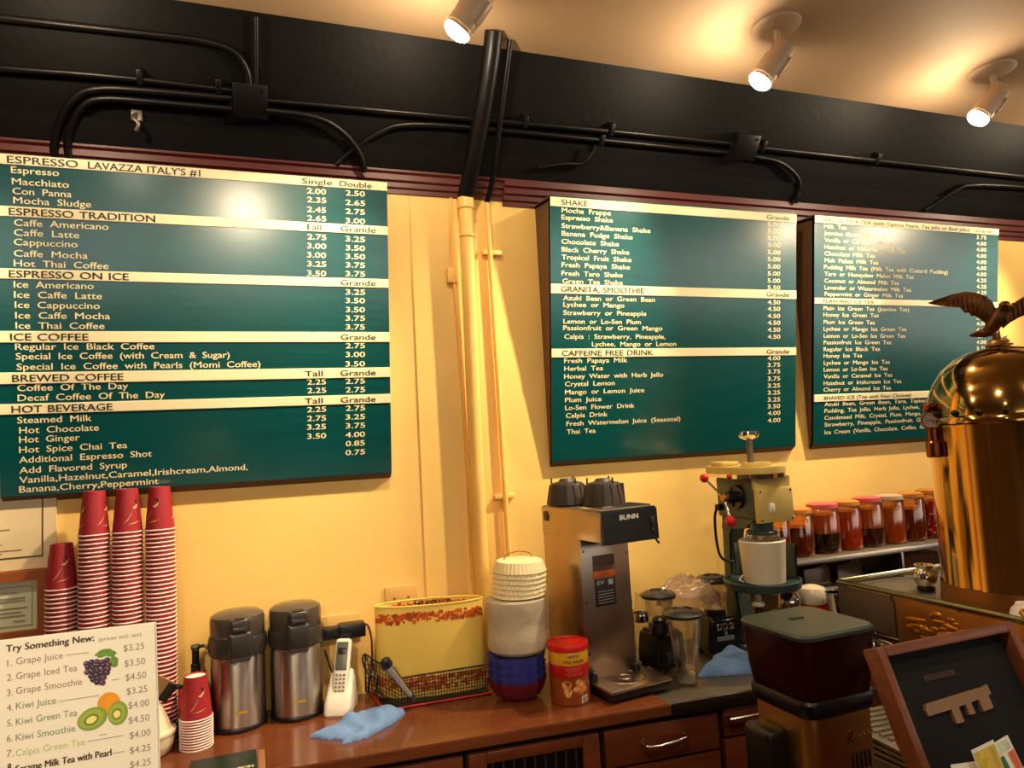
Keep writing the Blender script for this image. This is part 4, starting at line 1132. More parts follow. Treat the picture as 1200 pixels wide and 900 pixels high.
# ------------------------------------------------------------------ blenders and bottles
def blender_base(label, x, y, rz, w, h):
    t = thing('blender', label, 'blender', (x, y, .897), rz, 'black blenders behind the brewer')
    b = MB(); b.prism([(-w, .012), (w, .012), (w * .97, h * .62), (w * .78, h), (-w * .78, h), (-w * .97, h * .62)], -w * .95, w * .95, 'Y')
    bmesh.ops.bevel(b.bm, geom=b.bm.edges[:], offset=.012, segments=3, affect='EDGES', clamp_overlap=True); b.build('motor_housing', M_blackp, t)
    b = MB()
    for sx in (-1, 1):
        for sy in (-1, 1): b.cyl(.013, 0, .016, sx * w * .72, sy * w * .7, 14, .003)
    b.build('rubber_foot', M_dgrey, t)
    b = MB(); b.cyl(w * .62, h - .004, h + .022, 0, 0, 28, .004); b.build('jar_seat', M_blackp, t)
    return t
def blender_jar(t, z, h, r0, r1, lid=True, seg=40):
    b = MB(); b.lathe([(0, z + .004), (r0 - .004, z + .004), (r0, z), (r0 + .002, z + .02), (r1, z + h), (r1 + .003, z + h + .003), (r1 - .003, z + h + .002), (r0 - .002, z + .024), (0, z + .022)], 0, 0, seg, lobes=4, amp=.03); b.build('jar', M_glass, t)
    b = MB(); b.lathe([(r1 + .006, z + h - .002), (r1 + .008, z + h + .008), (r1 - .004, z + h + .016), (r1 * .55, z + h + .022), (r1 * .5, z + h + .016), (0, z + h + .016)], 0, 0, 36); b.build('jar_lid', M_dgrey, t)
t = blender_base('low black blender with its glass jar, right behind the steel brewer', 1.312, 2.215, .15, .064, .135)
blender_jar(t, .158, .085, .040, .054)
b = MB(); b.lathe([(0, .136), (.030, .136), (.032, .15), (.022, .17), (.024, .182), (.016, .19), (0, .19)], -.045, -.05, 20); b.build('speed_knob', M_blackp, t)
b = MB(); b.box(-.035, -.066, .03, .035, -.058, .07, .003); b.build('control_plate', M_dgrey, t)
t = blender_base('black blender with bright chrome switches, its jar covered by a clear bag', 1.567, 2.255, -.1, .062, .140)
blender_jar(t, .160, .10, .042, .056)
b = MB()
for x in (-.024, .0, .024): b.box(x - .010, -.071, .100, x + .010, -.060, .124, .003)
b.build('rocker_switch', M_chrome, t)
b = MB(); b.box(-.034, -.066, .062, .034, -.060, .078, .002); b.box(-.004, -.068, .080, .006, -.060, .096, .001); b.build('name_plate', mat('grey_name_plate', (120, 130, 132), .4), t)
# crumpled clear bag over the rear blender jars
t = thing('plastic_bag', 'crumpled clear plastic bag draped over the rear blender jar', 'bag', (1.47, 2.235, 1.112))
b = MB(); ph = [random.uniform(0, 6) for _ in range(6)]
NU, NV = 44, 20; g = []
for i in range(NU):
    row = []
    for j in range(NV):
        u = 2 * PI * i / NU; v = j / (NV - 1)
        rx = .105 * math.sin(PI * (.06 + .94 * v) * .62) + .01; zz = .085 * math.cos(PI * v * .55) - .01
        wr = 1 + .10 * math.sin(2 * u + 3 * v + ph[0]) - .07 * abs(math.sin(4.5 * u - 3 * v + ph[1])) ** .6 - .05 * abs(math.sin(10 * u + 6 * v + ph[2])) ** .5
        x = rx * wr * math.cos(u) * 1.25; y = rx * wr * math.sin(u) * .72
        z = zz * (wr + .12 * math.sin(3 * v + u)) + .006 * math.sin(8 * u + ph[3]) - .2 * min(0, x + .03) * .6 - .26 * max(0, x) * .6
        row.append(b.bm.verts.new((x - .02, y, z)))
    g.append(row)
for i in range(NU):
    for j in range(NV - 1): b.bm.faces.new((g[i][j], g[(i + 1) % NU][j], g[(i + 1) % NU][j + 1], g[i][j + 1]))
b.bm.faces.new([g[i][0] for i in range(NU)])
b.build('bag_sheet', clear('crinkled_clear_bag', (248, 232, 214), .05, .38, (226, 196, 160), .16), t)
t = thing('blender_jar', 'empty clear blender jar with a black lid standing on the steel worktop', 'blender jar', (1.302, 2.052, .898), .3)
blender_jar(t, .022, .190, .034, .060)
b = MB(); b.lathe([(0, 0), (.028, 0), (.034, .004), (.034, .026), (.030, .030), (0, .03)], 0, 0, 32, lobes=4, amp=.06); b.build('jar_base', clear('thick_clear_plastic', (235, 228, 214), .16, .2, (200, 190, 170)), t)
b = MB()
for k in range(4): b.box(-.016, -.002, .034 + .003 * k, .016, .002, .037 + .003 * k, .001); b.xf(Matrix.Rotation(.78, 4, 'Z'))
b.cyl(.006, .028, .05, 0, 0, 12); b.build('blade', M_chrome, t)
t = thing('squeeze_bottle', 'small clear bottle with a black cap just right of the brewer column', 'bottle', (1.262, 2.365, .90))
b = MB(); b.lathe([(0, 0), (.026, 0), (.028, .004), (.028, .16), (.022, .178), (.022, .184), (0, .184)], 0, 0, 24); b.build('bottle_body', clear('smoky_clear_plastic', (190, 170, 150), .12, .15, (160, 140, 120)), t)
b = MB(); b.lathe([(.024, .182), (.025, .186), (.025, .206), (.02, .212), (0, .212)], 0, 0, 24); b.build('cap', M_dgrey, t)
t = thing('glass_bottle', 'clear glass bottle with a steel collar between the brewer and the low blender', 'bottle', (1.345, 2.41, .90))
b = MB(); b.lathe([(0, 0), (.030, 0), (.032, .004), (.032, .14), (.02, .17), (.014, .20), (.016, .214), (.012, .214), (0, .2)], 0, 0, 24); b.build('bottle_body', M_glass, t)
b = MB(); b.lathe([(.033, .11), (.034, .112), (.034, .138), (.033, .14)], 0, 0, 24); b.build('collar', M_chrome, t)
# ------------------------------------------------------------------ ice shaver
t = thing('ice_shaver', 'green grey and yellow ice shaving machine with red-balled crank arms', 'ice shaver', (1.63, 2.05, .897))
M_sg = mat('grey_green_enamel', (70, 78, 70), .35, noise=.1, nscale=8)
M_sb = mat('dark_blue_green_enamel', (48, 66, 66), .3, noise=.12, nscale=8)
M_sy = mat('pale_yellow_machine_enamel', (214, 186, 104), .38, noise=.06, nscale=8)
b = MB(); b.box(.012, .10, 0, .14, .33, .03, .008); b.build('base', M_sg, t)
b = MB(); b.prism([(.16, .03), (.26, .03), (.24, .50), (.245, .63), (.15, .63), (.14, .50), (.19, .42), (.20, .30)], .020, .085, 'X')
bmesh.ops.bevel(b.bm, geom=b.bm.edges[:], offset=.008, segments=2, affect='EDGES', clamp_overlap=True); b.build('column', M_sg, t)
b = MB(); b.box(-.036, -.035, .495, .108, .18, .638, .010, 3); b.prism([(-.02, .50), (.16, .50), (.17, .45), (.04, .462)], -.03, .03, 'X'); b.build('drive_head', M_sg, t)
b = MB(); b.box(-.037, -.052, .486, .110, -.030, .602, .004)
b.prism([(-.037, .600), (.110, .600), (.112, .640), (-.040, .640)], -.040, -.028, 'Y'); b.build('front_cover', M_sy, t)
b = MB(); b.box(.004, -.057, .518, .028, -.050, .550, .002); b.box(.010, -.061, .524, .022, -.055, .542, .002); b.build('toggle_switch', M_white, t)
b = MB()
for x, z in ((-.026, .592), (.100, .592), (-.026, .496), (.1, .496)): b.rod((x, -.055, z), (x, -.050, z), .003, 8)
b.build('screw', M_blackp, t)
# lens shaped top cover
def stadium(r0, r1, y0, y1, n=20):
    return [(r0 * math.cos(a), y0 + r0 * math.sin(a)) for a in [-PI + PI * i / n for i in range(n + 1)]] + [(r1 * math.cos(a), y1 + r1 * math.sin(a)) for a in [PI * i / n for i in range(n + 1)]]
b = MB(); b.prism([(x + .02, y) for x, y in stadium(.100, .072, .02, .19)], .650, .676, 'Z')
b.prism([(x + .02, y) for x, y in stadium(.055, .03, .02, .05)], .676, .690, 'Z'); b.box(-.035, .13, .676, .04, .21, .692, .006)
bmesh.ops.bevel(b.bm, geom=[e for e in b.bm.edges if e.calc_face_angle(0) > 1.0], offset=.003, segments=2, affect='EDGES', clamp_overlap=True); b.build('top_cover', M_sy, t)
b = MB(); b.prism([(x + .02, y) for x, y in stadium(.098, .068, .02, .19)], .638, .652, 'Z'); b.build('cover_rim', M_chrome, t)
b = MB(); b.rod((.01, .03, .69), (.01, .03, .778), .0115, 16); b.build('spindle', M_steeld, t)
b = MB(); b.lathe([(.010, .768), (.030, .776), (.036, .786), (.034, .798), (.022, .800), (.016, .792), (0, .790)], .01, .03, 28); b.build('top_knob', M_chrome, t)
# crank on the left face
cx, cy, cz = -.036, .055, .572
b = MB(); b.cyl(.042, 0, .014, 0, 0, 28, .003); b.cyl(.020, .012, .05, 0, 0, 20, .003)
for a in range(3): b.cyl(.007, .012, .020, .031 * math.cos(a * 2.1 + .6), .031 * math.sin(a * 2.1 + .6), 10, .002)
b.xf(Matrix.Translation((cx, cy, cz)) @ Matrix.Rotation(-PI / 2, 4, 'Y')); b.build('crank_flange', M_blackp, t)
b = MB(); b.cyl(.015, .044, .066, 0, 0, 18, .003); b.xf(Matrix.Translation((cx, cy, cz)) @ Matrix.Rotation(-PI / 2, 4, 'Y')); b.build('crank_hub', M_brassd, t)
H0 = Vector((cx - .058, cy, cz))
for k, e in enumerate((Vector((cx - .085, cy + .07, cz + .068)), Vector((cx - .06, cy - .03, cz - .078)))):
    b = MB(); b.rod(H0, e, .0045, 10); ar = b.build('crank_arm', M_chrome, t)
    b = MB(); b.sphere(e, .0155 if k == 0 else .019, seg=24, rings=16); b.build('ball_grip', M_red, ar)
b = MB(); b.cyl(.012, -.01, .02, 0, 0, 14); b.xf(Matrix.Translation((-.04, .15, .53)) @ Matrix.Rotation(-PI / 2, 4, 'Y')); b.build('cable_gland', M_blackp, t)
b = MB(); b.tube([(-.058, .15, .53), (-.066, .16, .50), (-.062, .165, .40), (-.03, .19, .335), (.03, .2, .32)], .005, 8, 2); b.build('power_cord', M_blackp, t)
# blade housing and ice pot
b = MB(); b.cyl(.040, .455, .490, .01, .0, 24, .004); b.cyl(.052, .442, .458, .01, .0, 28, .004); b.build('blade_housing', M_sb, t)
b = MB(); b.lathe([(0, .430), (.050, .432), (.056, .438), (.050, .446), (0, .446)], .01, .0, 28); b.rod((-.045, -.03, .438), (-.028, -.018, .452), .008, 10); b.build('blade_plate', M_chrome, t)
b = MB(); b.lathe([(0, .262), (.122, .262), (.128, .266), (.130, .288), (.124, .290), (.120, .282), (0, .280)], .01, .02, 48); b.box(.024, .08, .262, .08, .20, .284, .006); b.build('drip_platform', M_sb, t)
b = MB(); b.lathe([(.126, .284), (.126, .395), (.123, .400), (.120, .395), (.120, .284)], .01, .02, 28, a0=-.35, a1=1.7); b.build('splash_guard', M_sg, t)
t = thing('ice_pot', 'cream tapered pot standing on the ice shaver platform under the blades', 'pot', (1.632, 2.045, 1.1785), 0)
b = MB(); b.lathe([(0, 0), (.062, 0), (.068, .004), (.071, .04), (.076, .12), (.078, .142), (.074, .146), (.070, .138), (.064, .012), (0, .010)], 0, 0, 40); b.build('pot_wall', M_cream, t)
b = MB(); b.tube([(-.088, -.0, .012), (-.085, .03, .014), (-.07, .02, .03)], .003, 8, 1); b.build('pot_tab', M_cream, t)
# small things on the worktop in front of and beside the shaver
t = thing('sugar_shaker', 'chrome topped sugar shaker under the ice shaver platform', 'shaker', (1.735, 2.055, .897))
b = MB(); b.lathe([(0, 0), (.034, 0), (.036, .005), (.034, .16), (0, .16)], 0, 0, 28); b.build('shaker_body', M_glass, t)
b = MB(); b.lathe([(.0365, .15), (.038, .155), (.038, .20), (.034, .222), (.022, .236), (0, .240)], 0, 0, 28); b.build('shaker_top', M_chrome, t)
b = MB(); b.lathe([(0, .004), (.031, .004), (.031, .11), (0, .115)], 0, 0, 24); b.build('sugar', M_cream, t)
t = thing('syrup_bottle', 'dark syrup bottle with a pale stopper under the ice shaver platform, left', 'bottle', (1.585, 2.03, .897))
b = MB(); b.lathe([(0, 0), (.030, 0), (.032, .004), (.032, .14), (.014, .185), (.014, .215), (0, .215)], 0, 0, 24); b.build('bottle_body', mat('dark_bottle', (48, 30, 22), .2), t)
b = MB(); b.lathe([(.021, .212), (.023, .216), (.021, .226), (.012, .232), (.012, .252), (.007, .256), (0, .256)], 0, 0, 20); b.build('stopper', M_cream, t)
t = thing('candy_jar', 'round jar with a pale cloth top and red body right of the ice shaver', 'jar', (1.868, 2.09, .897))
b = MB(); b.lathe([(0, 0), (.048, 0), (.052, .006), (.052, .185), (0, .185)], 0, 0, 32); b.build('jar_body', M_red, t)
b = MB(); b.lathe([(.054, .178), (.056, .186), (.053, .212), (.042, .230), (.02, .238), (0, .239)], 0, 0, 40, lobes=12, amp=.012); b.build('jar_top', M_cream, t)
t = thing('steel_tumbler', 'small steel tumbler beside the red jar with the pale top', 'tumbler', (1.885, 2.0, .897))
b = MB(); b.lathe([(0, 0), (.024, 0), (.027, .004), (.031, .225), (.033, .228), (.029, .226), (.025, .01), (0, .01)], 0, 0, 28); b.build('tumbler_wall', M_chrome, t)

# ------------------------------------------------------------------ shelf of jars on the wall
t = thing('wall_shelf', 'steel wall shelf carrying the row of juice jars behind the coffee machine', 'shelf', (1.84, 2.47, 1.08))
b = MB(); b.box(0, -.25, .098, 1.25, 0, .112, .002); b.build('upper_board', M_steeld, t)
b = MB(); b.box(0, -.262, .096, 1.25, -.25, .116, .004); b.build('front_lip', M_steel, t)
b = MB(); b.box(0, -.27, -.012, 1.25, 0, .0, .002); b.build('lower_board', M_steeld, t)
for x in (.0, .60, 1.24):
    b = MB(); b.box(x, -.26, 0, x + .012, -.005, .098, .002); b.build('upright', M_steel, t)
for x in (.08, 1.1):
    b = MB(); b.prism([(-.005, -.012), (-.22, -.012), (-.005, -.14)], x, x + .02, 'X'); b.build('bracket', M_steeld, t)
M_jlid = [mat('jar_lid_%s' % n, c, .2, trans=.3, ior=1.3) for n, c in (('pink', (214, 96, 104)), ('amber', (214, 140, 60)), ('clear', (216, 190, 160)))]
def jar(label, x, y, r, h, fill, cols, lidm):
    t = thing('juice_jar', label, 'jar', (x, y, 1.1925), 0, 'clip-top jars on the wall shelf')
    b = MB(); b.lathe([(0, 0), (r - .004, 0), (r, .004), (r, h - .012), (r - .006, h), (r - .009, h), (r - .003, h - .014), (r - .003, .006), (0, .004)], 0, 0, 32); b.build('glass_body', clear('warm_glass', (250, 226, 190), .05), t)
    z0 = .006
    for k, (f, c, nm) in enumerate(fill):
        b = MB(); z1 = .006 + (h - .02) * f; b.lathe([(0, z0), (r - .0045, z0), (r - .0045, z1), (0, z1)], 0, 0, 32)
        b.build('contents' if k == 0 else 'upper_contents', mat('juice_' + nm, c, .2, trans=.25, sub=.0, noise=.1, nscale=14, ior=1.33), t); z0 = z1
    b = MB(); b.lathe([(r - .004, h), (r - .001, h + .004), (r - .002, h + .018), (r * .7, h + .024), (0, h + .024)], 0, 0, 32); b.build('lid', lidm, t)
    b = MB(); b.tube([(r * 1.01 * math.cos(a), r * 1.01 * math.sin(a), h - .004) for a in [2 * PI * i / 28 for i in range(28)]], .0018, 6, closed=True)
    b.box(r - .004, -.010, h - .03, r + .008, .006, h + .012, .003); b.tube([(r + .004, -.004, h - .028), (r + .008, -.006, h - .04), (r + .004, -.006, h - .05)], .0018, 6)
    b.build('clip_band', M_chrome, t)
    return t
AMB, RED, BLK = (206, 84, 26), (180, 46, 16), (22, 14, 14)
jar('clip-top jar of dark red juice hidden behind the ice shaver', 1.915, 2.315, .056, .165, [(.75, (138, 30, 14), 'darkred')], 0, M_jlid[1])
jar('clip-top jar of brown red juice just right of the ice shaver', 2.035, 2.32, .056, .165, [(.74, (128, 46, 22), 'brownred')], 0, M_jlid[1])
jar('clip-top jar with a pink lid and black contents', 2.165, 2.325, .062, .175, [(.48, BLK, 'black'), (.95, (224, 136, 84), 'palered')], 0, M_jlid[0])
jar('clip-top jar full of orange red juice, third from the ice shaver', 2.292, 2.33, .056, .175, [(.78, (226, 88, 22), 'orangered'), (.96, (220, 120, 56), 'amberlight')], 0, M_jlid[1])
jar('clip-top jar with dark purple contents in its lower half', 2.414, 2.335, .058, .18, [(.44, (72, 16, 22), 'purple'), (.93, (226, 150, 96), 'peach')], 0, M_jlid[0])
jar('clip-top jar half full of orange juice with a clear top', 2.538, 2.34, .058, .18, [(.55, (226, 124, 30), 'orange'), (.9, (226, 172, 136), 'clearpeach')], 0, M_jlid[2])
jar('clip-top jar of rusty brown juice near the coffee machine', 2.662, 2.345, .058, .18, [(.8, (138, 52, 18), 'rust')], 0, M_jlid[1])
t = jar('clip-top jar packed with red and white sweets beside the brass boiler', 2.790, 2.35, .057, .185, [(.92, (206, 54, 30), 'sweets')], 0, M_jlid[1])
b = MB(); r_ = random.Random(2)
for i in range(60):
    a = r_.uniform(0, 2 * PI); b.sphere((.052 * math.cos(a), .052 * math.sin(a), r_.uniform(.012, .16)), .009, 1, 1, .7, 8, 6)
o = b.build('white_sweets', mat('pink_white_sweets', (236, 150, 110), .4, noise=.4, nscale=60, col2=(240, 80, 50)), t); o['kind'] = 'stuff'
# bins on the lower shelf
M_binc = mat('dark_bin_contents', (60, 30, 26), .35, noise=.4, nscale=40)
def bin_(label, x, w, cm, red):
    t = thing('food_bin', label, 'bin', (x, 2.255, 1.0815), 0, 'food bins on the lower shelf')
    b = MB(); b.box(0, 0, 0, w, .15, .004)
    b.box(0, 0, 0, w, .003, .070); b.box(0, .147, 0, w, .15, .07); b.box(0, 0, 0, .003, .15, .07); b.box(w - .003, 0, 0, w, .15, .07)
    b.build('bin_wall', clear('bin_plastic', (214, 190, 170), .10, .1, (150, 120, 100)), t, smooth=False)
    b = MB(); b.box(.006, .006, .005, w - .006, .144, .05 if not red else .058, .006); b.build('contents', cm, t)
    if not red:
        b = MB(); b.tube([(w * .5, .04, .055), (w * .55, -.002, .078), (w * .6, -.03, .085)], .004, 8, 1); b.sphere((w * .48, .05, .054), .014, 1, 1, .6, 12, 8); b.build('spoon', M_chrome, t)
bin_('clear food bin of dark jelly with a spoon, left of the shelf divider', 1.985, .125, M_binc, 0)
bin_('clear food bin of dark beans with a spoon, next to the shelf divider', 2.150, .125, mat('dark_beans', (46, 24, 24), .3, noise=.4, nscale=60), 0)
bin_('clear food bin of bright red pieces right of the shelf divider', 2.47, .22, mat('red_candied_pieces', (196, 40, 44), .4, noise=.5, nscale=70, col2=(236, 150, 140)), 1)

# ------------------------------------------------------------------ side counter and coffee machine
t = thing('side_counter', 'cherry wood side counter carrying the brass coffee machine', 'counter', (1.77, .75, 0))
b = MB(); b.box(0, 0, .0, .95, 1.09, .945, .003); b.build('carcass', M_wood, t)
b = MB(); b.box(-.012, -.01, .945, .96, 1.10, .975, .003); b.build('counter_top', M_steeld, t)
b = MB(); b.box(-.016, .66, .62, .002, 1.08, .93, .003); dr = b.build('drawer', M_wood, t)
b = MB(); b.tube([(-.016, .98, .90), (-.034, .98, .90), (-.040, .98, .87), (-.034, .98, .83), (-.016, .98, .83)], .005, 8, 1); b.build('handle', M_chrome, dr)
t = thing('espresso_machine', 'espresso machine with brass side panel, steel tray top and big domed brass boiler', 'coffee machine', (1.79, .95, .975))
b = MB()
for x, y in ((.05, .86), (.05, .45), (.05, .08), (.72, .86), (.72, .08)): b.lathe([(.03, 0), (.032, .004), (.024, .02), (.018, .05), (.022, .09)], x, y, 20)
b.build('leg', M_chrome, t)
b = MB(); b.tube([(.03, .90, .03), (.03, .80, .06), (.03, .70, .03)], .010, 10, 1); b.tube([(.06, .88, .055), (.06, .72, .06)], .014, 10); b.sphere((.04, .765, .03), .022); b.build('pipework', M_chrome, t)
b = MB(); b.box(.006, .03, .082, .76, .925, .185, .004); b.build('chassis', M_steeld, t)
b = MB(); b.box(-.004, .715, .086, .01, .93, .205, .003); b.build('steel_side_panel', mat('grey_side_panel', (112, 96, 80), .45, metal=.6, noise=.1, nscale=6), t)
b = MB(); b.box(-.005, .0, .012, .01, .708, .205, .003); pn = b.build('brass_side_panel', M_brassd, t)
b = MB(); r_ = random.Random(8)
for i in range(80):
    yy = r_.uniform(.44, .67); zz = .135 + .05 * math.sin((yy - .44) * 13.6) * r_.uniform(-.8, .8) + r_.uniform(-.012, .012)
    b.sphere((-.005, yy, zz), r_.uniform(.006, .012), .35, 1.5, .8, 10, 8)
b.build('floral_relief', mat('bright_gold_relief', (214, 150, 44), .3, metal=1.0, noise=.3, nscale=40), pn)
b = MB(); b.box(.0, .0, .185, .77, .93, .195); b.build('tray_top', M_steeld, t)
b = MB(); b.tube([(.0, .0, .216), (.0, .925, .216), (.77, .925, .216), (.77, .0, .216)], .0085, 10, closed=True)
for y in (.1, .3, .5, .72, .9): b.rod((.0, y, .19), (.0, y, .216), .005, 8)
b.build('tray_rail', mat('greenish_steel_rail', (150, 146, 118), .22, metal=1.0), t)
b = MB(); b.box(-.002, .002, .192, .006, .925, .206, .001); b.build('tray_edge', M_brassd, t)
U = (.257, .50)
b = MB(); b.lathe([(.207, .195), (.2085, .200), (.206, .214), (.205, .235), (.204, .255)], U[0], U[1], 64); b.build('boiler_base', M_brassd, t)
b = MB(); b.lathe([(.203, .250), (.200, .258), (.196, .70), (.197, .712)], U[0], U[1], 72); b.build('boiler_body', M_brass, t)
b = MB(); b.lathe([(.197, .708), (.2035, .712), (.2035, .728), (.199, .734)], U[0], U[1], 72); bd = b.build('boiler_band', M_brass, t)
b = MB()
for k in range(20):
    a = 2 * PI * k / 20; b.sphere((U[0] + .203 * math.cos(a), U[1] + .203 * math.sin(a), .742), .0085, seg=12, rings=8)
b.build('band_rivet', mat('dark_rivet', (40, 34, 26), .3, metal=.6), bd)
b = MB(); b.lathe([(.199, .732), (.198, .75), (.190, .79), (.176, .83), (.152, .868), (.118, .898), (.076, .918), (.03, .928), (0, .929)], U[0], U[1], 72); b.build('boiler_dome', M_brass, t)
# pressure gauge and valve, left front of the boiler
ga = math.atan2(.413, -.905); gx, gy = U[0] + .205 * math.cos(ga), U[1] + .205 * math.sin(ga)
GD = Vector((-.816, -.578, 0)); GM = Matrix.Translation((gx, gy, .725)) @ GD.to_track_quat('Z', 'Y').to_matrix().to_4x4()
b = MB(); b.lathe([(0, -.02), (.026, -.018), (.028, .012), (.025, .018), (.022, .012)], 0, 0, 32); b.xf(GM); gg = b.build('pressure_gauge', M_brassd, t)
b = MB(); b.cyl(.022, .010, .013, 0, 0, 32); b.xf(GM); fc = b.build('gauge_face', mat('grey_gauge_face', (150, 132, 124), .3), gg)
b = MB(); b.box(-.012, -.001, .013, .003, .001, .0145)
for k in range(9):
    a = k * PI / 6 - .5; b.box(.016 * math.cos(a) - .001, .016 * math.sin(a) - .001, .013, .016 * math.cos(a) + .001, .016 * math.sin(a) + .001, .0142)
b.xf(GM); b.build('gauge_mark', M_ink, fc)
b = MB(); b.rod((gx, gy, .66), (gx, gy, .705), .017, 16, bev=.003); b.rod((gx + .03, gy + .004, .72), (gx - .01, gy, .72), .014, 14); b.rod((gx - .006, gy - .004, .618), (gx - .006, gy - .004, .664), .022, 18, bev=.004)
b.rod((gx + .01, gy - .026, .650), (gx + .012, gy - .050, .648), .012, 14, bev=.003); b.sphere((gx, gy, .765), .014); b.box(gx - .022, gy - .012, .752, gx + .022, gy + .012, .774, .005)
b.build('safety_valve', mat('copper_valve', (150, 84, 50), .25, metal=1.0, noise=.2, nscale=20), t)
b = MB(); b.tube([(U[0] + .02, U[1] - .205, .56), (U[0] + .02, U[1] - .24, .56), (U[0] + .05, U[1] - .26, .54)], .012, 10, 1); b.cyl(.02, .55, .57, U[0] + .02, U[1] - .215, 16, .004); b.build('steam_tap', M_chrome, t)
b = MB(); b.rod((-.014, .32, .245), (-.034, .27, .205), .010, 14, bev=.004); b.build('brass_lever', M_brass, t)
# eagle on the dome
AX = Vector((.578, -.816, 0))
g = thing('eagle_finial', 'bronze eagle with spread wings standing on top of the brass boiler', 'statue', (2.047, 1.45, 1.9035), math.atan2(-.816, .578))
def slab(pts, dep, y0, bend):
    """solid wing from an outline in (s,z): thick at the shoulder, thin at the tip, swept in y"""
    b = MB(); n = len(pts)
    cxm = sum(p[0] for p in pts) / n; czm = sum(p[1] for p in pts) / n
    def yy(s): return y0 + bend * (abs(s) / .16) ** 2
    th = lambda s: max(.0022, dep * (1 - abs(s) / .20))
    F = [b.bm.verts.new((s, yy(s) - th(s) * .35, z)) for s, z in pts]; B = [b.bm.verts.new((s, yy(s) + th(s) * .35, z)) for s, z in pts]
    F2 = [b.bm.verts.new((cxm + (s - cxm) * .72, yy(s) - th(s), czm + (z - czm) * .72)) for s, z in pts]; B2 = [b.bm.verts.new((cxm + (s - cxm) * .72, yy(s) + th(s), czm + (z - czm) * .72)) for s, z in pts]
    for i in range(n):
        j = (i + 1) % n
        b.bm.faces.new((F[i], F[j], B[j], B[i])); b.bm.faces.new((F[i], F[j], F2[j], F2[i])); b.bm.faces.new((B[i], B[j], B2[j], B2[i]))
    b.bm.faces.new(F2); b.bm.faces.new(B2[::-1])
    return b
LW = [(-.166, .159), (-.133, .166), (-.099, .173), (-.064, .175), (-.036, .166), (-.015, .152), (0, .134), (.006, .111), (.008, .084), (-.002, .055), (-.012, .063), (-.022, .072), (-.028, .086), (-.036, .087), (-.042, .098), (-.056, .100), (-.060, .110), (-.072, .112), (-.083, .132), (-.108, .138), (-.110, .144), (-.131, .144), (-.134, .150), (-.149, .150)]
slab(LW, .010, .0, .02).build('left_wing', M_bronze, g, ang=60)
RW = [(.004, .080), (.012, .100), (.030, .110), (.048, .122), (.076, .138), (.115, .158), (.150, .166), (.175, .160), (.150, .145), (.146, .136), (.122, .124), (.118, .112), (.095, .104), (.071, .084), (.058, .079), (.036, .067), (.018, .052)]
slab(RW, .010, .004, .03).build('right_wing', M_bronze, g, ang=60)
b = MB()
for k in range(9):
    q = k / 8; b.tube([(-.012 - .10 * q, -.011 + .02 * q * q, .150 + .016 * math.sin(PI * q)), (-.022 - .085 * q, -.009 + .02 * q * q, .098 + .045 * q)], .0022, 6)
    b.tube([(.022 + .10 * q, -.009 + .03 * q * q, .112 + .04 * q), (.03 + .085 * q, -.006 + .03 * q * q, .068 + .05 * q)], .0022, 6)
b.build('feather_ridge', M_bronze, g)
slab([(-.066, .043), (-.061, .048), (-.035, .058), (-.015, .066), (.0, .060), (-.006, .036), (-.026, .031), (-.062, .038)], .007, .006, .0).build('tail', M_bronze, g, ang=60)
b = MB(); b.tube([(-.020, .004, .046), (-.004, .0, .064), (.010, -.004, .086), (.020, -.010, .104), (.026, -.018, .114)], [.010, .020, .020, .013, .011], 14, 2); b.sphere((.028, -.022, .117), .012, 1.2, 1, 1); b.build('body', M_bronze, g)
b = MB(); b.rod((.036, -.030, .116), (.048, -.040, .108), .005, 8, r2=.001); b.build('beak', M_brassd, g)
b = MB()
for sx in (-.004, .014): b.rod((sx, 0, .050), (sx + .002, 0, .018), .0075, 10); b.box(sx - .008, -.014, .014, sx + .012, .012, .024, .004)
b.build('leg', M_bronze, g)
b = MB(); b.lathe([(0, .002), (.034, .002), (.036, .006), (.028, .012), (.026, .018), (.018, .022), (0, .024)], .004, 0, 28); b.build('perch', M_brassd, g)
# on the tray
t = thing('espresso_cup', 'white espresso cup upside down on the machine tray, small black square on its side', 'cup', (1.843, 1.306, 1.171), 0)
b = MB(); b.lathe([(.040, 0), (.0415, .003), (.034, .036), (.024, .046), (.022, .052), (.018, .052), (0, .048)], 0, 0, 36); b.build('cup_wall', M_cupwh, t)
def on_cup(u, z): a = math.atan2(-.62, -.78) - .12 + u; r = .0415 + (.034 - .0415) * (z - .003) / .033 + .0006; return (r * math.cos(a), r * math.sin(a), z)
b = MB(); b.poly([on_cup(u, z) for u, z in ((-.24, .008), (-.08, .008), (.08, .008), (.24, .008), (.24, .028), (.08, .028), (-.08, .028), (-.24, .028))]); b.build('square_logo', M_ink, t, smooth=False)
t = thing('milk_pitcher', 'small round chrome pitcher at the rear corner of the machine tray', 'pitcher', (1.965, 1.70, 1.171))
b = MB(); b.lathe([(0, .012), (.022, .014), (.034, .030), (.036, .046), (.028, .064), (.024, .070), (.028, .080), (.024, .080), (.020, .072), (0, .068)], 0, 0, 32); b.tube([(.03, .0, .06), (.05, 0, .055), (.05, 0, .035), (.03, 0, .032)], .004, 8, 1); b.build('pitcher_body', M_chrome, t)
b = MB(); b.cyl(.026, 0, .014, 0, 0, 24, .003); b.build('base', M_blackp, t)
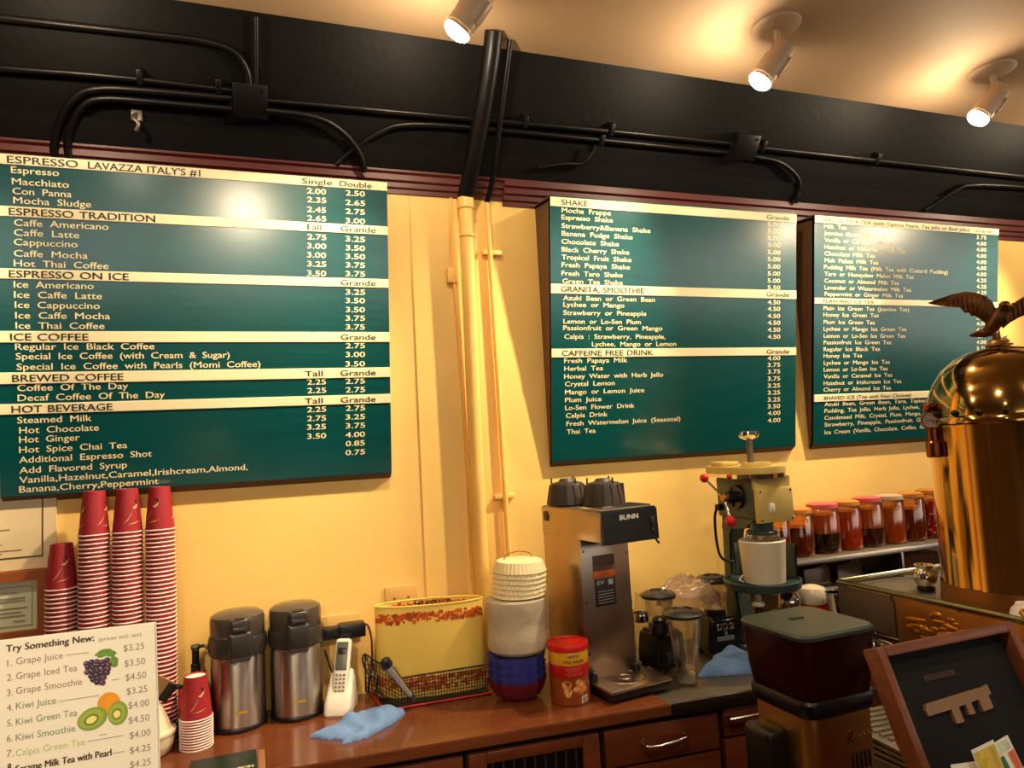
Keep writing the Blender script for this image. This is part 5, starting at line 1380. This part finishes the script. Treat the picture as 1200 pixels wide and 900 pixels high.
# trays on the low counter beyond the grinder
t = thing('low_counter', 'low cherry wood work counter between the bar and the coffee machine', 'counter', (.195, 1.125, 0))
b = MB(); b.box(0, 0, 0, 1.15, .26, .83, .002); b.box(1.15, 0, 0, 1.55, .46, .83, .002); b.build('carcass', M_woodv, t)
b = MB(); b.box(-.01, 0, .83, 1.15, .27, .858, .002); b.box(1.15, 0, .83, 1.552, .47, .858, .002); b.build('counter_top', M_steeld, t)
for i in range(4):
    t = thing('steel_tray', ['lowest grey slotted steel tray of the small stack beside the grinder', 'second grey slotted steel tray from the bottom beside the grinder', 'third grey slotted steel tray from the bottom beside the grinder', 'topmost grey slotted steel tray of the small stack beside the grinder'][i], 'tray', (1.562 - .008 * i, 1.445, .858 + i * .020), .08 - .05 * i, 'steel trays beside the grinder')
    b = MB(); b.box(-.115, -.115, 0, .115, .115, .010, .003); b.box(-.12, -.12, .008, .12, .12, .0125, .002); b.build('tray_body', mat('grey_tray_metal', (158, 146, 128), .4, metal=.7, noise=.1), t)
    b = MB()
    for k in range(8): b.box(-.1, -.1 + k * .027, .0122, .1, -.086 + k * .027, .0195, .001)
    b.build('slat', mat('grey_tray_metal', (158, 146, 128), .4), t)

# ------------------------------------------------------------------ coffee grinder
t = thing('coffee_grinder', 'brass bodied coffee grinder with a large smoky hopper in the foreground', 'coffee grinder', (1.088, 1.246, .858), .02)
b = loft(MB(), [(.10, .10, .02, 0), (.10, .10, .02, .015), (.092, .092, .02, .02)]); b.build('base', M_blackp, t)
b = loft(MB(), [(.088, .088, .03, .018), (.086, .086, .03, .12), (.086, .086, .03, .272)]); b.build('grinder_body', mat('golden_brass', (214, 172, 100), .34, metal=1.0, noise=.1, nscale=4), t)
b = loft(MB(), [(.088, .088, .03, .270), (.092, .092, .03, .276), (.094, .094, .03, .298), (.091, .091, .03, .304)]); b.build('hopper_collar', M_blackp, t)
M_hop = mat('smoky_red_hopper', (52, 17, 13), .12, trans=.35, ior=1.3, noise=.2, nscale=6, alpha=.96)
b = loft(MB(), [(.088, .088, .028, .302), (.093, .093, .028, .34), (.098, .098, .028, .424)]); b.build('hopper', M_hop, t)
b = loft(MB(), [(.085, .085, .026, .304), (.088, .088, .026, .33), (.089, .089, .026, .36)]); b.build('coffee_beans', mat('dark_coffee_beans', (34, 16, 10), .45, noise=.5, nscale=90, bump=.6, bscale=90), t)
b = loft(MB(), [(.100, .100, .03, .423), (.101, .101, .03, .430), (.097, .097, .03, .435)]); ld = b.build('hopper_lid', mat('grey_green_lid', (62, 70, 60), .3, noise=.06, nscale=8), t)
b = MB(); b.box(-.02, .014, .4345, .012, .026, .4375, .001); b.build('lid_mark', M_ink, ld)
b = MB(); b.tube([(.0, -.0885, .215), (.006, -.0885, .236), (.016, -.0885, .240), (.012, -.0885, .226), (.006, -.0885, .222), (.016, -.0885, .214), (.024, -.0885, .226), (.026, -.0885, .216), (.034, -.0885, .228), (.036, -.0885, .217), (.044, -.0885, .228), (.046, -.0885, .218), (.054, -.0885, .230), (.058, -.0885, .222), (.066, -.0885, .230)], .0014, 6, 2); b.build('script_mark', M_brass, t)
b = MB()
for i in range(5): b.box(.010 + i * .011, -.0875, .160, .0155 + i * .011, -.084, .192, .001)
b.build('vent_slot', M_ink, t)
b = MB(); b.box(-.135, -.02, .10, -.084, .06, .235, .012, 3); b.build('dosing_chute', M_blackp, t)
b = MB(); b.tube([(-.088, -.03, .105), (-.125, -.03, .110), (-.146, .02, .118), (-.125, .07, .126), (-.088, .07, .126)], .005, 8, 2); b.build('portafilter_fork', M_brass, t)

# ------------------------------------------------------------------ customer bar in front
t = thing('customer_bar', 'tall cherry wood customer bar in the foreground carrying the paper sign and display frame', 'bar', (-1.8, .30, 0))
b = MB(); b.box(.05, .12, 0, 3.30, .60, 1.03, .003); b.build('bar_front', M_woodv, t)
b = MB(); b.prism([(0, 0), (3.36, 0), (3.36, .65), (2.1, .65), (2.05, .70), (2.05, .81), (0, .81)], 1.03, 1.07, 'Z'); bmesh.ops.bevel(b.bm, geom=b.bm.edges[:], offset=.005, segments=2, affect='EDGES'); b.build('bar_top', M_top, t)
# tilted display frame
FT = math.atan2(.068, .168)
t = thing('display_frame', 'wooden framed black display board leaning back on the bar with a tan key shape', 'frame', (1.005, .888, 1.0845), rot=(-FT, 0, 0))
FW, FH, FB = .338, .247, .018
M_frw = mat('reddish_frame_wood', (122, 66, 34), .4, noise=.25, nscale=9, stretch=(1, 6, 6))
b = MB()
for x0, z0, x1, z1 in ((0, 0, FB, FH), (FW - FB, 0, FW, FH), (FB, 0, FW - FB, FB), (FB, FH - FB, FW - FB, FH)): b.box(x0, -.0, z0, x1, .036, z1, .003)
b.build('frame_rail', M_frw, t)
b = MB(); b.box(FB - .004, .026, FB - .004, FW - FB + .004, .034, FH - FB + .004); b.build('backing', mat('black_felt', (11, 10, 10), .9, noise=.2, nscale=30), t, smooth=False)
b = MB(); b.box(.02, .036, .02, .318, .046, .20, .002); b.build('easel_back', M_frw, t)
b = MB(); zk = .135
P = [(.072, 0), (.078, .010), (.222, .016), (.232, .018), (.232, .002), (.224, .0), (.224, -.020), (.198, -.022), (.198, -.002), (.178, -.004), (.178, -.022), (.164, -.022), (.164, -.005), (.146, -.006), (.146, -.030), (.128, -.030), (.128, -.007), (.074, -.009)]
b.prism([(x, z + zk) for x, z in P], .019, .026, 'Y'); b.build('key_shape', mat('tan_painted_wood', (140, 106, 74), .6, noise=.15, nscale=30), t, smooth=False)
b = MB(); b.box(.10, .0245, .178, .176, .0262, .188); b.build('faint_print', mat('dim_brown_print', (58, 40, 34), .8), t, smooth=False)
# drink-mix packets before the frame
t = thing('packet_box', 'low cream box on the bar holding paper packets in front of the display frame', 'box', (1.075, .80, 1.07), .1)
b = MB(); b.box(-.12, -.05, 0, .12, .05, .004); b.box(-.12, -.05, 0, .12, -.047, .05); b.box(-.12, .047, 0, .12, .05, .06); b.box(-.12, -.05, 0, -.117, .05, .06); b.box(.117, -.05, 0, .12, .05, .06); b.build('box_wall', M_cream, t, smooth=False)
def packet(label, loc, rot, cols, w=.052, h=.105):
    t = thing('sugar_packet', label, 'packet', loc, rot=rot, group='paper packets in front of the display frame')
    b = MB(); n = 8
    P = [[(w * (i / n - .5), -.004 * math.sin(PI * i / n) * math.sin(PI * j / n), h * j / n) for i in range(n + 1)] for j in range(n + 1)]
    A = [[b.bm.verts.new(p) for p in r] for r in P]; B = [[b.bm.verts.new((p[0], .0006 - p[1], p[2])) for p in r] for r in P]
    for j in range(n):
        for i in range(n): b.bm.faces.new((A[j][i], A[j][i + 1], A[j + 1][i + 1], A[j + 1][i])); b.bm.faces.new((B[j][i], B[j + 1][i], B[j + 1][i + 1], B[j][i + 1]))
    for i in range(n):
        b.bm.faces.new((A[0][i], B[0][i], B[0][i + 1], A[0][i + 1])); b.bm.faces.new((A[n][i], A[n][i + 1], B[n][i + 1], B[n][i]))
        b.bm.faces.new((A[i][0], A[i + 1][0], B[i + 1][0], B[i][0])); b.bm.faces.new((A[i][n], B[i][n], B[i + 1][n], A[i + 1][n]))
    b.build('paper_sleeve', M_paper, t)
    for k, (z0, z1, x0, x1, c, nm) in enumerate(cols):
        b = MB(); m_ = 6
        def pt(x, z): return (x, -.004 * math.sin(PI * (x / w + .5)) * math.sin(PI * z / h) - .0006, z)
        for i in range(m_):
            for j in range(m_):
                xa, xb = x0 + (x1 - x0) * i / m_, x0 + (x1 - x0) * (i + 1) / m_; za, zb = z0 + (z1 - z0) * j / m_, z0 + (z1 - z0) * (j + 1) / m_
                b.poly([pt(xa, za), pt(xb, za), pt(xb, zb), pt(xa, zb)])
        b.build('printed_area', mat('packet_' + nm, c, .5, noise=.3, nscale=50), t, smooth=False)
packet('paper packet printed yellow above red leaning in front of the display frame', (1.048, .800, 1.100), (-.25, -.10, .05), [(.062, .100, -.024, .024, (216, 186, 54), 'yellow'), (.02, .060, -.024, .024, (196, 44, 60), 'red')])
packet('paper packet printed green and orange at the lower right corner', (1.112, .815, 1.090), (-.3, -.16, .05), [(.03, .085, -.024, -.004, (40, 110, 60), 'green'), (.05, .085, .006, .024, (226, 110, 50), 'orange'), (.088, .102, -.02, .02, (210, 220, 190), 'palegreen')])
packet('plain whitish paper packet left of the yellow and red one', (.990, .80, 1.080), (-.3, .10, .0), [(.02, .09, -.018, .018, (176, 160, 160), 'grey')])

# ------------------------------------------------------------------ paper sign, left foreground
SIGN = [
 ('Try Something New:', -0.281, -0.19, 1.4895, 'k'),
 ('(prices incl. tax)', -0.185, -0.138, 1.4865, 'g'),
 ('1.', -0.28, -0.275, 1.4725, 'p'),
 ('Grape Juice', -0.271, -0.223, 1.4735, 'p'),
 ('2.', -0.28, -0.274, 1.456, 'p'),
 ('Grape Iced Tea', -0.271, -0.208, 1.4565, 'p'),
 ('3.', -0.28, -0.274, 1.4385, 'p'),
 ('Grape Smoothie', -0.271, -0.203, 1.4395, 'p'),
 ('4.', -0.28, -0.274, 1.4215, 'p'),
 ('Kiwi Juice', -0.271, -0.23, 1.422, 't'),
 ('5.', -0.28, -0.274, 1.404, 'p'),
 ('Kiwi Green Tea', -0.271, -0.208, 1.404, 't'),
 ('6.', -0.28, -0.274, 1.3865, 'p'),
 ('Kiwi Smoothie', -0.271, -0.21, 1.386, 't'),
 ('7.', -0.28, -0.273, 1.3695, 'p'),
 ('Calpis Green Tea', -0.271, -0.2, 1.3685, 'l'),
 ('8.', -0.279, -0.274, 1.354, 'k'),
 ('Sesame Milk Tea with Pearl', -0.271, -0.172, 1.3505, 'k'),
 ('$3.25', -0.158, -0.135, 1.472, 'g'),
 ('$3.50', -0.157, -0.134, 1.4535, 'g'),
 ('$4.50', -0.156, -0.133, 1.4365, 'g'),
 ('$3.25', -0.155, -0.132, 1.4195, 'g'),
 ('$4.00', -0.153, -0.13, 1.4025, 'g'),
 ('$4.50', -0.153, -0.13, 1.3845, 'g'),
 ('$4.00', -0.152, -0.129, 1.3665, 'g'),
 ('$4.25', -0.152, -0.129, 1.3485, 'g'),
 ('$4.25', -0.152, -0.129, 1.3315, 'g'),
]
RULES = [((-0.22, 1.473), (-0.203, 1.472)), ((-0.227, 1.42), (-0.185, 1.419)), ((-0.197, 1.368), (-0.159, 1.366)), ((-0.171, 1.349), (-0.158, 1.348)), ((-0.171, 1.436), (-0.162, 1.435)), ((-0.185, 1.373), (-0.176, 1.38))]
t = thing('menu_sign', 'white paper sign headed Try Something New with grapes and kiwis, left foreground', 'sign', (0, 1.02, 1.07))
b = MB(); b.prism([(-.302, 1.11 - 1.07), (-.117, 1.11 - 1.07), (-.1228, 1.4975 - 1.07), (-.302, 1.4985 - 1.07)], 0, .0012, 'Y'); sh = b.build('paper_sheet', M_paper, t, smooth=False)
b = MB(); b.prism([(-.304, .036), (-.115, .036), (-.1214, .4285), (-.304, .4295)], .0016, .0042, 'Y'); b.build('backing_sheet', mat('clear_acrylic', (236, 232, 216), .2, noise=.02), t, smooth=False)
b = MB(); b.box(-.29, -.035, 0, -.13, .045, .012, .003); b.box(-.29, -.004, .01, -.13, .010, .045, .002); b.build('sign_stand', mat('grey_acrylic', (200, 196, 186), .2), t)
SC_ = {'k': ((74, 56, 52), 'brown_ink'), 'g': ((150, 138, 130), 'grey_ink'), 'p': ((164, 122, 122), 'mauve_ink'), 't': ((120, 146, 122), 'sage_ink'), 'l': ((178, 204, 130), 'lime_ink')}
for key, (c, nm) in SC_.items():
    b = MB()
    for s, x0, x1, z, k in SIGN:
        if k == key: text(b, s, x0, x1, z - 1.07, .0078 if s[:3] == 'Try' else (.0045 if s[0] == '(' else .0078), .03 if key == 'k' else .005, 1.1, y=-.0004)
    if key == 'g':
        for (xa, za), (xb, zb) in RULES: b.box(xa, -.0005, za - 1.0705, xb, -.0002, za - 1.0699)
    b.build('printed_text', mat(nm, c, .6, noise=.03), sh, smooth=False)
def blob(b, x, z, rx, rz_, a=0.0, n=20, y=-.0004, wob=0.0):
    b.poly([(x + rx * math.cos(q) * (1 + wob * math.sin(5 * q)) * math.cos(a) - rz_ * math.sin(q) * math.sin(a), y, z - 1.07 + rx * math.cos(q) * (1 + wob * math.sin(5 * q)) * math.sin(a) + rz_ * math.sin(q) * math.cos(a)) for q in [2 * PI * k / n for k in range(n)]])
gr = MB(); r_ = random.Random(5); k = 0
for row, (n, z) in enumerate(((5, .008), (5, .003), (5, -.002), (4, -.007), (3, -.012), (2, -.017))):
    for i in range(n):
        gr.mi = r_.choice((0, 0, 1)); k += 1
        x, zz = -.187 + (i - (n - 1) / 2) * .0056 + (row % 2) * .0012 + row * .0004, 1.452 + z + r_.uniform(-.001, .001)
        blob(gr, x, zz, .0034, .0034, y=-.0004 - .00002 * k)
        gr.mi = 2; blob(gr, x - .0008, zz + .0010, .0010, .0008, n=8, y=-.0004 - .00002 * k - .00001)
gr.build('grape_print', [mat('dark_grape', (62, 44, 66), .6), mat('wine_grape', (96, 54, 70), .6), mat('grape_shine', (140, 146, 178), .6)], sh, smooth=False)
lf = MB(); blob(lf, -.180, 1.4695, .0085, .0045, .25, wob=.18); blob(lf, -.172, 1.468, .006, .004, -.2, wob=.15, y=-.00047); blob(lf, -.1685, 1.4575, .0048, .0068, .15, wob=.12, y=-.00054); lf.mi = 1; blob(lf, -.199, 1.4725, .004, .0008, -.1, n=10)
lf.build('leaf_print', [mat('leaf_green', (106, 150, 62), .6, noise=.2, nscale=200), mat('stem_green', (180, 186, 110), .6)], sh, smooth=False)
kw = MB()
kw.mi = 0; blob(kw, -.174, 1.4085, .0125, .0135, .3, y=-.0004)
for x, z, rx, rz_, a, l in ((-.192, 1.3935, .0165, .0130, .35, 0), (-.1645, 1.3955, .0108, .0142, -.05, 1)):
    kw.mi = 1; blob(kw, x, z, rx, rz_, a, y=-.0005 - .0002 * l)
    kw.mi = 2; blob(kw, x - .001, z, rx * .82, rz_ * .80, a, y=-.00055 - .0002 * l)
    kw.mi = 3; blob(kw, x - .001, z - .001, rx * .50, rz_ * .48, a, y=-.0006 - .0002 * l)
    kw.mi = 4; blob(kw, x - .001, z - .001, rx * .36, rz_ * .32, a, y=-.00065 - .0002 * l)
kw.build('kiwi_print', [mat('kiwi_orange', (232, 156, 40), .6, noise=.1, nscale=100), mat('kiwi_rim', (132, 160, 64), .6), mat('kiwi_green', (156, 180, 74), .6, noise=.1, nscale=300), mat('kiwi_seed_ring', (112, 126, 50), .6), mat('kiwi_core', (238, 226, 140), .6)], sh, smooth=False)
